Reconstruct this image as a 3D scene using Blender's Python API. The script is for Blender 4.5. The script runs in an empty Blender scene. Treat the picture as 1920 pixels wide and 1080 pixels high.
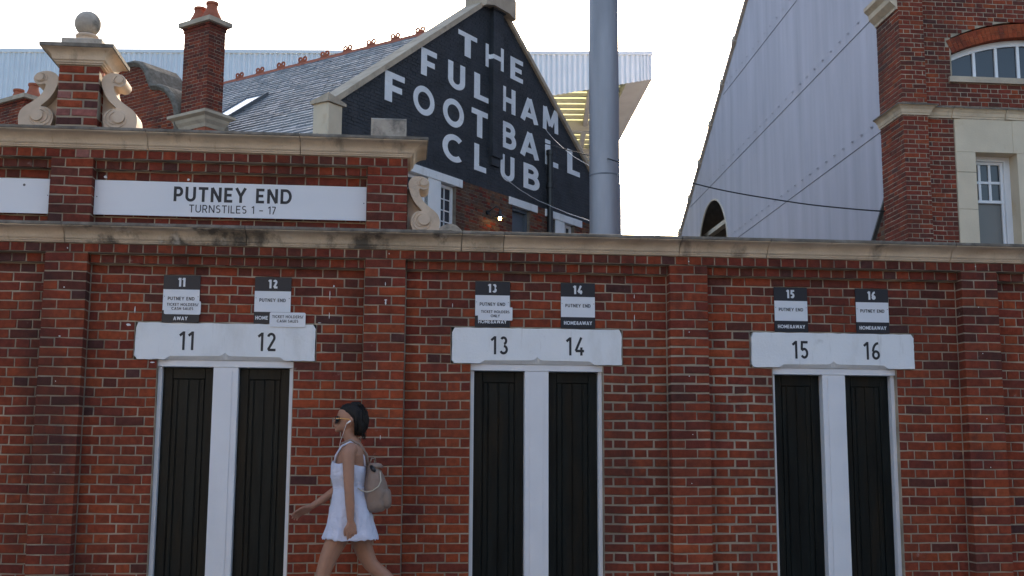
import bpy, bmesh, math, random
from mathutils import Vector, Matrix, noise
rnd = random.Random(7)
SC = bpy.context.scene
COL = SC.collection
R = math.radians

# ------------------------------------------------------------------ camera
YAW, PITCH, ROLL = 0.0953, 0.1500, 0.0051
CAM = Vector((0.0, -9.5737, 1.2))
fw = Vector((math.sin(YAW)*math.cos(PITCH), math.cos(YAW)*math.cos(PITCH), math.sin(PITCH)))
rt0 = Vector((math.cos(YAW), -math.sin(YAW), 0)); up0 = rt0.cross(fw)
rt = rt0*math.cos(ROLL) + up0*math.sin(ROLL); up = -rt0*math.sin(ROLL) + up0*math.cos(ROLL)
cd = bpy.data.cameras.new('camera'); cam = bpy.data.objects.new('camera', cd); COL.objects.link(cam)
cam.matrix_world = Matrix(((rt.x, up.x, -fw.x, CAM.x), (rt.y, up.y, -fw.y, CAM.y), (rt.z, up.z, -fw.z, CAM.z), (0, 0, 0, 1)))
cd.sensor_width = 36; cd.lens = 41.735; cd.clip_end = 3000
SC.camera = cam

# ------------------------------------------------------------------ sky, sun, exposure
SUN_EL, SUN_AZ = R(20.55), R(17.0)            # azimuth from +Y towards +X
w = bpy.data.worlds.new('World'); SC.world = w; w.use_nodes = True
nt = w.node_tree; bg = nt.nodes['Background']
sky = nt.nodes.new('ShaderNodeTexSky'); sky.sky_type = 'NISHITA'; sky.sun_disc = False
sky.sun_elevation = SUN_EL; sky.sun_rotation = SUN_AZ
sky.air_density = 1.0; sky.dust_density = 4.0; sky.ozone_density = 1.0
nt.links.new(sky.outputs[0], bg.inputs[0]); bg.inputs[1].default_value = 0.15
sl = bpy.data.lights.new('sun', 'SUN'); sl.energy = 3.0; sl.angle = R(0.53); sl.color = (1.0, 0.86, 0.68)
so = bpy.data.objects.new('sun', sl); COL.objects.link(so)
sv = Vector((math.sin(SUN_AZ)*math.cos(SUN_EL), math.cos(SUN_AZ)*math.cos(SUN_EL), math.sin(SUN_EL)))
so.rotation_euler = sv.to_track_quat('Z', 'Y').to_euler(); so.location = (20, 60, 40)
SC.view_settings.view_transform = 'Standard'; SC.view_settings.look = 'None'
SC.view_settings.exposure = 1.55; SC.view_settings.gamma = 1.0
SC.view_settings.use_curve_mapping = False
SC.cycles.max_bounces = 6

# ------------------------------------------------------------------ materials
MATS = {}
def pmat(name, col, rough=0.6, metal=0.0, var=0.15, scale=6.0, bump=0.0, bscale=80.0, spec=0.5,
         stain=None, streak=False, tint=None, sss=0.0, emit=None, coat=0.0, trans=0.0, stretch=None):
    """Principled material: base colour with two noise layers, optional stain, fine bump."""
    m = bpy.data.materials.new(name); m.use_nodes = True; MATS[name] = m
    t = m.node_tree; N = t.nodes; L = t.links; p = N['Principled BSDF']
    p.inputs['Roughness'].default_value = rough; p.inputs['Metallic'].default_value = metal
    p.inputs['Specular IOR Level'].default_value = spec
    if coat: p.inputs['Coat Weight'].default_value = coat; p.inputs['Coat Roughness'].default_value = 0.25
    if sss:
        p.inputs['Subsurface Weight'].default_value = sss; p.inputs['Subsurface Radius'].default_value = (0.02, 0.008, 0.004)
    if trans: p.inputs['Transmission Weight'].default_value = trans
    geo = N.new('ShaderNodeNewGeometry')
    mp = N.new('ShaderNodeMapping'); L.new(geo.outputs['Position'], mp.inputs[0])
    if stretch: mp.inputs['Scale'].default_value = stretch
    n1 = N.new('ShaderNodeTexNoise'); n1.inputs['Scale'].default_value = scale; n1.inputs['Detail'].default_value = 6
    L.new(mp.outputs[0], n1.inputs['Vector'])
    mr = N.new('ShaderNodeMapRange'); mr.inputs[1].default_value = 0.25; mr.inputs[2].default_value = 0.75
    mr.inputs[3].default_value = 1-var; mr.inputs[4].default_value = 1+var
    L.new(n1.outputs['Fac'], mr.inputs[0])
    mul = N.new('ShaderNodeMix'); mul.data_type = 'RGBA'; mul.blend_type = 'MULTIPLY'; mul.inputs[0].default_value = 1.0
    if tint:
        at = N.new('ShaderNodeAttribute'); at.attribute_name = 'tint'; at.attribute_type = tint
        L.new(at.outputs['Color'], mul.inputs[6])
    else:
        mul.inputs[6].default_value = (*col, 1)
    L.new(mr.outputs[0], mul.inputs[7])
    out = mul.outputs[2]
    for st in (stain or []):
        sc, lo, hi, sc_col, amt, smap = st
        sm = N.new('ShaderNodeMapping'); sm.inputs['Scale'].default_value = smap; L.new(geo.outputs['Position'], sm.inputs[0])
        sn = N.new('ShaderNodeTexNoise'); sn.inputs['Scale'].default_value = sc; sn.inputs['Detail'].default_value = 8
        sn.inputs['Roughness'].default_value = 0.62
        L.new(sm.outputs[0], sn.inputs['Vector'])
        sr = N.new('ShaderNodeMapRange'); sr.inputs[1].default_value = lo; sr.inputs[2].default_value = hi
        sr.inputs[3].default_value = 0; sr.inputs[4].default_value = amt; L.new(sn.outputs['Fac'], sr.inputs[0])
        mx = N.new('ShaderNodeMix'); mx.data_type = 'RGBA'; L.new(sr.outputs[0], mx.inputs[0])
        L.new(out, mx.inputs[6]); mx.inputs[7].default_value = (*sc_col, 1); out = mx.outputs[2]
    L.new(out, p.inputs['Base Color'])
    if bump:
        n2 = N.new('ShaderNodeTexNoise'); n2.inputs['Scale'].default_value = bscale; n2.inputs['Detail'].default_value = 4
        L.new(mp.outputs[0], n2.inputs['Vector'])
        b = N.new('ShaderNodeBump'); b.inputs['Strength'].default_value = 1.0; b.inputs['Distance'].default_value = bump
        L.new(n2.outputs['Fac'], b.inputs['Height']); L.new(b.outputs[0], p.inputs['Normal'])
    if emit:
        p.inputs['Emission Color'].default_value = (*emit[0], 1); p.inputs['Emission Strength'].default_value = emit[1]
    return m
I3 = (1, 1, 1)
BR_ST = [(0.9, 0.47, 0.68, (0.045, 0.024, 0.021), 0.70, (1.1, 1, .45)), (3.0, 0.56, 0.75, (0.05, 0.026, 0.024), 0.7, I3), (9.0, 0.66, 0.78, (0.42, 0.36, 0.33), 0.55, I3)]
for nm, md in (('brick_single', 'OBJECT'), ('brick_joined', 'GEOMETRY')):
    pmat(nm, (1, 1, 1), rough=0.9, var=0.3, scale=22, bump=0.004, bscale=90, spec=0.25, tint=md, stain=BR_ST)
pmat('mortar', (0.375, 0.31, 0.235), rough=0.95, var=0.4, scale=4, bump=0.004, bscale=120, spec=0.2,
     stain=[(2.2, 0.52, 0.7, (0.13, 0.105, 0.085), 0.7, I3), (0.9, 0.50, 0.72, (0.11, 0.09, 0.075), 0.6, (1.1, 1, .45))])
pmat('mortar_dark', (0.17, 0.145, 0.12), rough=0.95, var=0.3, scale=6, spec=0.2)
pmat('cornice_stone', (0.66, 0.535, 0.395), rough=0.85, var=0.16, scale=5, bump=0.003, bscale=70, spec=0.25,
     stain=[(1.1, 0.5, 0.72, (0.34, 0.23, 0.15), 0.6, (1, 1, 3)), (2.4, 0.57, 0.70, (0.12, 0.10, 0.085), 0.7, (1.5, 1, 0.6)),
            (9, 0.62, 0.72, (0.30, 0.16, 0.07), 0.4, (2, 1, .2))])
pmat('cornice_stained', (0.58, 0.48, 0.36), rough=0.9, var=0.2, scale=5, bump=0.004, bscale=70, spec=0.2,
     stain=[(1.6, 0.46, 0.62, (0.30, 0.24, 0.17), 0.75, (1, 1, 1)), (3.2, 0.50, 0.60, (0.075, 0.068, 0.06), 0.85, (1.2, 1, 0.8)), (7, 0.56, 0.66, (0.66, 0.62, 0.55), 0.6, (1, 1, .7))])
pmat('weathered_top', (0.17, 0.15, 0.125), rough=0.95, var=0.35, scale=14, bump=0.004, bscale=90, spec=0.2,
     stain=[(6, 0.5, 0.7, (0.34, 0.31, 0.27), 0.6, I3)])
pmat('scroll_stone', (0.60, 0.475, 0.36), rough=0.85, var=0.14, scale=7, bump=0.003, bscale=90, spec=0.25,
     stain=[(5, 0.56, 0.75, (0.30, 0.235, 0.18), 0.5, I3)])
pmat('grey_stone', (0.42, 0.37, 0.31), rough=0.9, var=0.25, scale=12, bump=0.004, bscale=60, spec=0.2,
     stain=[(9, 0.5, 0.68, (0.08, 0.08, 0.075), 0.75, I3)])
pmat('pale_stone', (0.62, 0.515, 0.385), rough=0.85, var=0.1, scale=2.5, bump=0.002, bscale=60, spec=0.25,
     stain=[(1.7, 0.6, 0.75, (0.42, 0.28, 0.14), 0.5, I3)])
pmat('coping_stone', (0.47, 0.385, 0.295), rough=0.9, var=0.2, scale=3, bump=0.003, bscale=50, spec=0.2,
     stain=[(2.5, 0.55, 0.75, (0.16, 0.14, 0.12), 0.6, I3)])
pmat('white_paint', (0.78, 0.79, 0.80), rough=0.55, var=0.035, scale=4, bump=0.002, bscale=55, spec=0.4,
     stain=[(2.6, 0.52, 0.75, (0.54, 0.53, 0.50), 0.7, (1, 1, .4)), (9, 0.60, 0.72, (0.42, 0.40, 0.37), 0.45, (2.2, 1, .22)), (7, 0.64, 0.76, (0.48, 0.47, 0.45), 0.5, I3), (26, 0.70, 0.75, (0.25, 0.22, 0.2), 0.5, I3)])
pmat('frame_white', (0.74, 0.74, 0.76), rough=0.45, var=0.05, scale=3, spec=0.4, bump=0.0008, bscale=30,
     stain=[(30, 0.71, 0.75, (0.22, 0.2, 0.18), 0.5, I3)])
pmat('door_black', (0.006, 0.009, 0.009), rough=0.36, var=0.5, scale=3, spec=0.19, bump=0.0022, bscale=18,
     stain=[(2.0, 0.5, 0.75, (0.022, 0.015, 0.008), 0.8, (3, 1, .5)), (45, 0.74, 0.77, (0.10, 0.09, 0.075), 0.5, I3)], stretch=(5, 1, 0.7))
pmat('sign_white', (0.72, 0.74, 0.78), rough=0.4, var=0.025, scale=3, spec=0.4)
pmat('sign_stained', (0.72, 0.74, 0.78), rough=0.4, var=0.03, scale=3, spec=0.4, stain=[(5, 0.68, 0.74, (0.42, 0.43, 0.47), 0.7, I3)])
pmat('sign_black', (0.016, 0.018, 0.025), rough=0.4, var=0.12, scale=4, spec=0.4)
pmat('ink', (0.014, 0.015, 0.02), rough=0.5, var=0.1)
pmat('ink_grey', (0.10, 0.10, 0.11), rough=0.5, var=0.1)
pmat('paint_on_brick', (0.80, 0.82, 0.85), rough=0.6, var=0.10, scale=3, bump=0.012, bscale=9, stain=[(7, 0.56, 0.72, (0.55, 0.57, 0.61), 0.5, (.5, .5, 3)), (20, 0.66, 0.72, (0.10, 0.11, 0.13), 0.6, (.4, .4, 2))])
pmat('black_brick', (0.030, 0.035, 0.043), rough=0.5, var=0.35, scale=3, bump=0.004, bscale=40, spec=0.4,
     stain=[(1.4, 0.52, 0.75, (0.050, 0.052, 0.060), 0.7, I3)])
pmat('slate', (0.17, 0.18, 0.195), rough=0.45, var=0.15, scale=7, spec=0.5, tint='GEOMETRY', bump=0.002, bscale=40)
pmat('terracotta', (0.36, 0.11, 0.06), rough=0.8, var=0.25, scale=9, bump=0.002, bscale=50, spec=0.3,
     stain=[(5, 0.58, 0.75, (0.10, 0.06, 0.05), 0.6, I3)])
pmat('lead', (0.10, 0.11, 0.12), rough=0.6, var=0.2)
pmat('steel_column', (0.29, 0.285, 0.31), rough=0.5, metal=0.35, var=0.14, scale=1.6, bump=0.0012, bscale=40, spec=0.5, stretch=(3, 3, .5),
     stain=[(24, 0.66, 0.74, (0.42, 0.43, 0.44), 0.5, (1, 1, .6))])
pmat('corrugated_blue', (0.45, 0.425, 0.475), rough=0.5, metal=0.25, var=0.13, scale=1.0, spec=0.5, stretch=(1, 2, .18),
     stain=[(.6, 0.55, 0.75, (0.36, 0.35, 0.41), 0.7, (1, 1, .4)), (1.3, 0.58, 0.74, (0.52, 0.50, 0.54), 0.5, (1, 2.5, .12)), (3, 0.66, 0.76, (0.26, 0.23, 0.22), 0.5, (1, 3, .1))])
pmat('seam_dark', (0.13, 0.14, 0.165), rough=0.7, var=0.3)
pmat('verge_trim', (0.60, 0.51, 0.41), rough=0.7, var=0.2, scale=2)
pmat('white_sheet', (0.74, 0.77, 0.80), rough=0.45, var=0.05, scale=1.0, spec=0.5)
pmat('grey_steel', (0.34, 0.34, 0.33), rough=0.55, var=0.1, scale=1.5)
pmat('black_iron', (0.015, 0.016, 0.018), rough=0.4, var=0.2, spec=0.5)
pmat('cable_black', (0.02, 0.02, 0.022), rough=0.6)
pmat('cable_white', (0.55, 0.55, 0.55), rough=0.5)
pmat('blind', (0.17, 0.165, 0.155), rough=0.35, var=0.06, scale=2, spec=0.5)
pmat('interior_dark', (0.05, 0.045, 0.04), rough=0.9)
pmat('interior_wood', (0.16, 0.12, 0.085), rough=0.9, var=0.2)
pmat('door_grey', (0.09, 0.11, 0.135), rough=0.45, var=0.1)
pmat('skin', (0.38, 0.195, 0.125), rough=0.5, var=0.06, scale=30, sss=0.08, spec=0.4)
pmat('dress_cloth', (0.62, 0.625, 0.735), rough=0.9, var=0.05, scale=24, bump=0.006, bscale=55, spec=0.1)
pmat('hair_dark', (0.010, 0.0075, 0.0065), rough=0.55, var=0.5, scale=60, bump=0.006, bscale=160, spec=0.28, stretch=(1, 1, .25))
pmat('leather_taupe', (0.27, 0.195, 0.155), rough=0.5, var=0.12, scale=9, bump=0.004, bscale=45, spec=0.4)
pmat('cord_cream', (0.55, 0.48, 0.38), rough=0.8)
pmat('lens_dark', (0.008, 0.008, 0.009), rough=0.12, spec=0.6)
pmat('gold_metal', (0.65, 0.42, 0.18), rough=0.35, metal=0.8)
pmat('plastic_white', (0.8, 0.8, 0.8), rough=0.35)
pmat('lips', (0.34, 0.12, 0.09), rough=0.45)
pmat('pavement', (0.34, 0.325, 0.30), rough=0.9, var=0.18, scale=2, bump=0.003, bscale=90)
pmat('asphalt', (0.05, 0.05, 0.052), rough=0.95, var=0.25, scale=3, bump=0.006, bscale=160)
pmat('kerb_stone', (0.33, 0.32, 0.30), rough=0.9, var=0.15, scale=4)
pmat('bulb', (1, 0.75, 0.4), emit=((1.0, 0.62, 0.25), 14.0))
def glass_mat():
    m = pmat('window_glass', (0.03, 0.036, 0.045), rough=0.07, var=0.2, scale=.8, spec=0.6); return m
glass_mat()
def translucent_sheet():
    m = bpy.data.materials.new('rooflight_sheet'); m.use_nodes = True; MATS['rooflight_sheet'] = m
    t = m.node_tree; N = t.nodes; L = t.links; p = N['Principled BSDF']
    tr = N.new('ShaderNodeBsdfTranslucent'); tr.inputs[0].default_value = (0.80, 0.72, 0.36, 1)
    p.inputs['Base Color'].default_value = (0.70, 0.66, 0.40, 1); p.inputs['Roughness'].default_value = 0.5
    mx = N.new('ShaderNodeMixShader'); mx.inputs[0].default_value = 0.75
    L.new(p.outputs[0], mx.inputs[1]); L.new(tr.outputs[0], mx.inputs[2]); L.new(mx.outputs[0], N['Material Output'].inputs[0])
translucent_sheet()

# ------------------------------------------------------------------ object helpers
def link(o, parent=None, label=None, cat=None, group=None, kind=None):
    COL.objects.link(o)
    if parent is not None:
        o.parent = parent
        o.matrix_parent_inverse = world_of(parent).inverted()
    if label: o['label'] = label
    if cat: o['category'] = cat
    if group: o['group'] = group
    if kind: o['kind'] = kind
    return o
WORLD = {}
def world_of(o):
    return WORLD.get(o.name, Matrix.Identity(4))
def thing(name, label, cat, loc, group=None):
    o = bpy.data.objects.new(name, None); o.empty_display_size = 0.1; o.location = loc
    link(o, None, label, cat, group); WORLD[o.name] = Matrix.Translation(Vector(loc)); return o

class Fr:
    """Local drawing frame: x along, o outwards, z up -> world."""
    def __init__(s, org, xd, od):
        s.o = Vector(org); s.x = Vector(xd); s.n = Vector(od)
    def __call__(s, x, o, z):
        return s.o + s.x*x + s.n*o + Vector((0, 0, z))
WALL = Fr((0, 0, 0), (1, 0, 0), (0, -1, 0))

class MB:
    def __init__(s, fr=None): s.v = []; s.f = []; s.t = []; s.fr = fr or WALL
    def add(s, pts, faces, tint=None):
        b = len(s.v); s.v += [tuple(p) for p in pts]
        for f in faces:
            s.f.append(tuple(b+i for i in f)); s.t.append(tint)
    def box(s, x0, x1, o0, o1, z0, z1, tint=None):
        P = [s.fr(x, o, z) for z in (z0, z1) for x, o in ((x0, o0), (x1, o0), (x1, o1), (x0, o1))]
        s.add(P, [(0, 1, 2, 3), (4, 5, 6, 7), (0, 1, 5, 4), (1, 2, 6, 5), (2, 3, 7, 6), (3, 0, 4, 7)], tint)
    def bevbox(s, x0, x1, o0, o1, z0, z1, c=0.006):
        """box whose outer (o1) edges are chamfered"""
        P = [s.fr(x0, o0, z0), s.fr(x1, o0, z0), s.fr(x1, o0, z1), s.fr(x0, o0, z1),
             s.fr(x0, o1-c, z0), s.fr(x1, o1-c, z0), s.fr(x1, o1-c, z1), s.fr(x0, o1-c, z1),
             s.fr(x0+c, o1, z0+c), s.fr(x1-c, o1, z0+c), s.fr(x1-c, o1, z1-c), s.fr(x0+c, o1, z1-c)]
        s.add(P, [(0, 1, 2, 3), (8, 9, 10, 11)] + [(i, (i+1) % 4, 4+(i+1) % 4, 4+i) for i in range(4)]
              + [(4+i, 4+(i+1) % 4, 8+(i+1) % 4, 8+i) for i in range(4)])
    def prism(s, poly, o0, o1, tint=None):
        """extrude an (x,z) polygon between two outward offsets"""
        n = len(poly)
        P = [s.fr(x, o0, z) for x, z in poly] + [s.fr(x, o1, z) for x, z in poly]
        s.add(P, [tuple(range(n)), tuple(range(n, 2*n))] + [(i, (i+1) % n, n+(i+1) % n, n+i) for i in range(n)], tint)
    def tube(s, pts, r, n=8, cap=True):
        pts = [Vector(p) for p in pts]; rr = r if isinstance(r, (list, tuple)) else [r]*len(pts)
        rings = []; prev = None
        for i, p in enumerate(pts):
            d = (pts[min(i+1, len(pts)-1)] - pts[max(i-1, 0)]).normalized()
            a = prev if prev is not None else (Vector((0, 0, 1)) if abs(d.z) < 0.9 else Vector((1, 0, 0)))
            a = (a - d*a.dot(d)).normalized(); prev = a; b = d.cross(a)
            rings.append([p + (a*math.cos(k*2*math.pi/n) + b*math.sin(k*2*math.pi/n))*rr[i] for k in range(n)])
        P = [q for rg in rings for q in rg]
        F = [(i*n+k, i*n+(k+1) % n, (i+1)*n+(k+1) % n, (i+1)*n+k) for i in range(len(pts)-1) for k in range(n)]
        if cap: F += [tuple(range(n)), tuple((len(pts)-1)*n+k for k in range(n))]
        s.add(P, F)
    def lathe(s, prof, c, n=24):
        """profile (radius, z) about the vertical through c"""
        c = Vector(c); P = []; F = []
        for r, z in prof:
            P += [c + Vector((max(r, 1e-4)*math.cos(2*math.pi*k/n), max(r, 1e-4)*math.sin(2*math.pi*k/n), z)) for k in range(n)]
        for i in range(len(prof)-1):
            F += [(i*n+k, i*n+(k+1) % n, (i+1)*n+(k+1) % n, (i+1)*n+k) for k in range(n)]
        F += [tuple(range(n)), tuple((len(prof)-1)*n+k for k in range(n))]
        s.add(P, F)
    def disc(s, cx, cz, r, o0, o1, n=20, c=0.0):
        s.prism([(cx + r*math.cos(2*math.pi*k/n), cz + r*math.sin(2*math.pi*k/n)) for k in range(n)], o0, o1)
    def sweep(s, prof, path, closed=False):
        """sweep (out, z) profile along plan path [(x, o)] in frame; profile lies on the outward (right) side"""
        n = len(path); m = len(prof); P = []
        seg = lambda i, j: Vector((path[j][0]-path[i][0], path[j][1]-path[i][1])).normalized()
        for i in range(n):
            if closed: d0, d1 = seg((i-1) % n, i), seg(i, (i+1) % n)
            else:
                d1 = seg(i, i+1) if i < n-1 else seg(i-1, i); d0 = seg(i-1, i) if i > 0 else d1
            n0 = Vector((-d0.y, d0.x)); n1 = Vector((-d1.y, d1.x)); mt = (n0+n1); mt = mt/(mt.dot(n0) or 1)
            P += [s.fr(path[i][0]+mt.x*o, path[i][1]+mt.y*o, z) for o, z in prof]
        F = []
        for i in range(n if closed else n-1):
            j = (i+1) % n
            F += [(i*m+k, j*m+k, j*m+(k+1) % m, i*m+(k+1) % m) for k in range(m)]
        if not closed: F += [tuple(range(m)), tuple((n-1)*m+k for k in range(m))]
        s.add(P, F)
    def build(s, name, mat, parent=None, smooth=False, fixn=True, **kw):
        me = bpy.data.meshes.new(name); me.from_pydata(s.v, [], s.f)
        if any(t is not None for t in s.t):
            a = me.attributes.new('tint', 'FLOAT_COLOR', 'FACE')
            flat = []
            for t in s.t: flat += [*(t or (1, 1, 1)), 1.0]
            a.data.foreach_set('color', flat)
        if fixn:
            bm = bmesh.new(); bm.from_mesh(me); bmesh.ops.recalc_face_normals(bm, faces=bm.faces); bm.to_mesh(me); bm.free()
        me.materials.append(MATS[mat])
        if smooth: me.polygons.foreach_set('use_smooth', [True]*len(me.polygons))
        o = bpy.data.objects.new(name, me); link(o, parent, **kw); return o
def auto_smooth(o, ang=40):
    me = o.data
    me.polygons.foreach_set('use_smooth', [True]*len(me.polygons))
    bm = bmesh.new(); bm.from_mesh(me)
    for e in bm.edges:
        if len(e.link_faces) == 2 and e.calc_face_angle(0) > R(ang): e.smooth = False
    bm.to_mesh(me); bm.free()
def one(name, mat, parent, fr, fn, *a, smooth=False, **kw):
    m = MB(fr); getattr(m, fn)(*a); o = m.build(name, mat, parent, **kw)
    if smooth: auto_smooth(o)
    return o

# ------------------------------------------------------------------ lettering: monoline strokes
def arc(cx, cz, rx, rz, a0, a1, n=14):
    return [(cx + rx*math.cos(R(a0+(a1-a0)*i/n)), cz + rz*math.sin(R(a0+(a1-a0)*i/n))) for i in range(n+1)]
def glyph(c, t):
    """strokes (centre lines) inside a cap-height-1 box for stroke width t, and the advance width"""
    h = t/2; T = 1-h; B = h
    def O(w): return [arc(w/2, .5, w/2-h, .5-h, 90, 450, 32)], w
    g = {
     'A': ([[(h*.9, 0), (.40, 1-h*.4), (.80-h*.9, 0)], [(.17, .27), (.63, .27)]], .80),
     'B': ([[(h, 0), (h, 1)], [(h, T), (.34, T)] + arc(.34, (T+.53)/2, .24-h+.06, (T-.53)/2, 90, -90)[1:-1] + [(.34, .53), (h, .53)],
            [(h, .53), (.36, .53)] + arc(.36, (.53+B)/2, .28-h+.05, (.53-B)/2, 90, -90)[1:-1] + [(.36, B), (h, B)]], .66),
     'C': ([arc(.46, .5, .46-h, .5-h, 48, 312, 26)], .80),
     'D': ([[(h, B), (h, T), (.34, T)] + arc(.34, .5, .40-h, .5-h, 90, -90, 20)[1:-1] + [(.34, B), (0, B)]], .76),
     'E': ([[(.54, T), (h, T), (h, B), (.54, B)], [(h, .5), (.48, .5)]], .56),
     'F': ([[(.54, T), (h, T), (h, 0)], [(h, .48), (.47, .48)]], .54),
     'H': ([[(h, 0), (h, 1)], [(.68-h, 0), (.68-h, 1)], [(h, .5), (.68-h, .5)]], .68),
     'I': ([[(h, 0), (h, 1)]], t),
     'K': ([[(h, 0), (h, 1)], [(.60-h*.6, 1), (h, .42)], [(.20, .58), (.62-h*.6, 0)]], .64),
     'L': ([[(h, 1), (h, B), (.50, B)]], .50),
     'M': ([[(h, 0), (h+.02, 1-h*.4), (.42, .22), (.82-h, 1-h*.4), (.84-h, 0)]], .84),
     'N': ([[(h, 0), (h, 1-h*.3), (.70-h, h*.3), (.70-h, 1)]], .70),
     'O': O(.96),
     'P': ([[(h, 0), (h, 1)], [(h, T), (.32, T)] + arc(.32, (T+.42)/2, .28-h, (T-.42)/2, 90, -90)[1:-1] + [(.32, .42), (h, .42)]], .58),
     'R': ([[(h, 0), (h, 1)], [(h, T), (.32, T)] + arc(.32, (T+.45)/2, .28-h, (T-.45)/2, 90, -90)[1:-1] + [(.32, .45), (h, .45)], [(.30, .45), (.60-h*.6, 0)]], .62),
     'S': ([arc(.28, (T+.52)/2, .27-h, (T-.52)/2, 40, 270, 14) + arc(.28, (.52+B)/2, .29-h, (.52-B)/2, 90, -140, 14)[1:]], .57),
     'T': ([[(0, T), (.62, T)], [(.31, T), (.31, 0)]], .62),
     'U': ([[(h, 1), (h, .34)] + arc(.34, .34, .34-h, .34-h, 180, 360, 16)[1:-1] + [(.68-h, .34), (.68-h, 1)]], .68),
     'W': ([[(h*.8, 1), (.27, h*.6), (.52, .95), (.77, h*.6), (1.04-h*.8, 1)]], 1.04),
     'Y': ([[(h*.6, 1), (.35, .45), (.70-h*.6, 1)], [(.35, .45), (.35, 0)]], .70),
     '&': ([[(.68, 0), (.22, .62)] + arc(.34, .78, .16, .20-h, 200, -40, 12) + [(.17, .44)] + arc(.27, .27, .25-h, .27-h, 140, 330, 12) + [(.66, .48)]], .70),
     '/': ([[(0, -.08), (.36, 1.06)]], .36),
     '-': ([[(0, .42), (.46, .42)]], .46),
     '"': ([[(h, 1.0), (h, .8)], [(h+.14, 1.0), (h+.14, .8)]], .2),
     '1': ([[(.30-h, 1), (.30-h, 0)], [(0.0, .775), (.30-h, .955)]], .30),
     '2': ([arc(.25, .75-h*.3, .25-h, .25-h*.7, 165, -28, 14) + [(h*1.2, B), (.52, B)]], .52),
     '3': ([arc(.24, .755, .22-h, .245-h, 150, -80, 14) , arc(.24, .27, .26-h, .27-h, 85, -155, 16)], .50),
     '4': ([[(.40, 1), (h*.8, .25), (.56, .25)], [(.40, .45), (.40, 0)]], .56),
     '5': ([[(.46, T), (h+.03, T), (h+.01, .55)] + arc(.23, .31, .25-h, .31-h, 125, -150, 16)], .48),
     '6': ([[(.42, 1-h)] + arc(.40, .42, .40-h, .58-h, 100, 176, 8) , arc(.25, .27, .25-h, .27-h, 0, 360, 24)], .50),
     '7': ([[(0, T), (.50-h, T), (.14, 0)]], .50),
    }
    return g[c]
def ribbon(pts, t):
    """2-D mitred ribbon polygon strip along pts"""
    L = []; Rr = []; n = len(pts); h = t/2
    closed = n > 3 and (Vector(pts[0])-Vector(pts[-1])).length < 1e-6
    for i in range(n):
        a = Vector(pts[i]) - Vector(pts[i-1]) if i > 0 else (Vector(pts[-1])-Vector(pts[-2]) if closed else Vector(pts[1])-Vector(pts[0]))
        b = Vector(pts[i+1]) - Vector(pts[i]) if i < n-1 else (Vector(pts[1])-Vector(pts[0]) if closed else Vector(pts[-1])-Vector(pts[-2]))
        a.normalize(); b.normalize()
        na = Vector((-a.y, a.x)); nb = Vector((-b.y, b.x)); m = na+nb
        m = m/max(m.dot(na), 0.35)
        L.append(Vector(pts[i])+m*h); Rr.append(Vector(pts[i])-m*h)
    return L, Rr
def split_sharp(strokes):
    out = []
    for st in strokes:
        cur = [st[0]]
        for i in range(1, len(st)):
            cur.append(st[i])
            if i < len(st)-1:
                a = (Vector(st[i])-Vector(st[i-1])).normalized(); b = (Vector(st[i+1])-Vector(st[i])).normalized()
                if a.dot(b) < -.15: out.append(cur); cur = [st[i]]
        out.append(cur)
    return out
def letters(m, text, x, z, H, t, o, th=0.0015, track=0.12, wscale=1.0, anchor='c', only=None):
    """draw text into MB m: cap height H, stroke t*H, base line z, outward offset o; returns width"""
    widths = [(glyph(c, t)[1] if c != ' ' else 0.30) for c in text]
    tot = (sum(widths) + track*(len(text)-1))*H*wscale
    cx = x - tot/2 if anchor == 'c' else x
    for c, wd in zip(text, widths):
        if c != ' ':
            for k, st in enumerate(split_sharp(glyph(c, t)[0])):
                L, Q = ribbon(st, t); oo = o + th + k*0.0004
                n = len(L); P = [m.fr(cx+p.x*H*wscale, oo, z+p.y*H) for p in L] + [m.fr(cx+p.x*H*wscale, oo, z+p.y*H) for p in Q]
                P += [m.fr(cx+p.x*H*wscale, o, z+p.y*H) for p in L] + [m.fr(cx+p.x*H*wscale, o, z+p.y*H) for p in Q]
                F = []
                for i in range(n-1):
                    F += [(i, i+1, n+i+1, n+i), (i, i+1, 2*n+i+1, 2*n+i), (n+i, n+i+1, 3*n+i+1, 3*n+i)]
                F += [(0, n, 3*n, 2*n), (n-1, 2*n-1, 4*n-1, 3*n-1)]
                m.add(P, F)
        cx += (wd+track)*H*wscale
    return tot

def letters_each(text, x, z, H, t, o, name, mat, parent, fr=None, track=.12, wscale=1.0, th=.001):
    widths = [(glyph(c, t)[1] if c != ' ' else .30) for c in text]
    cx = x - (sum(widths)+track*(len(text)-1))*H*wscale/2
    for c, wd in zip(text, widths):
        if c != ' ':
            m = MB(fr); letters(m, c, cx, z, H, t, o, th=th, wscale=wscale, anchor='l'); m.build(name, mat, parent)
        cx += (wd+track)*H*wscale

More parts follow.
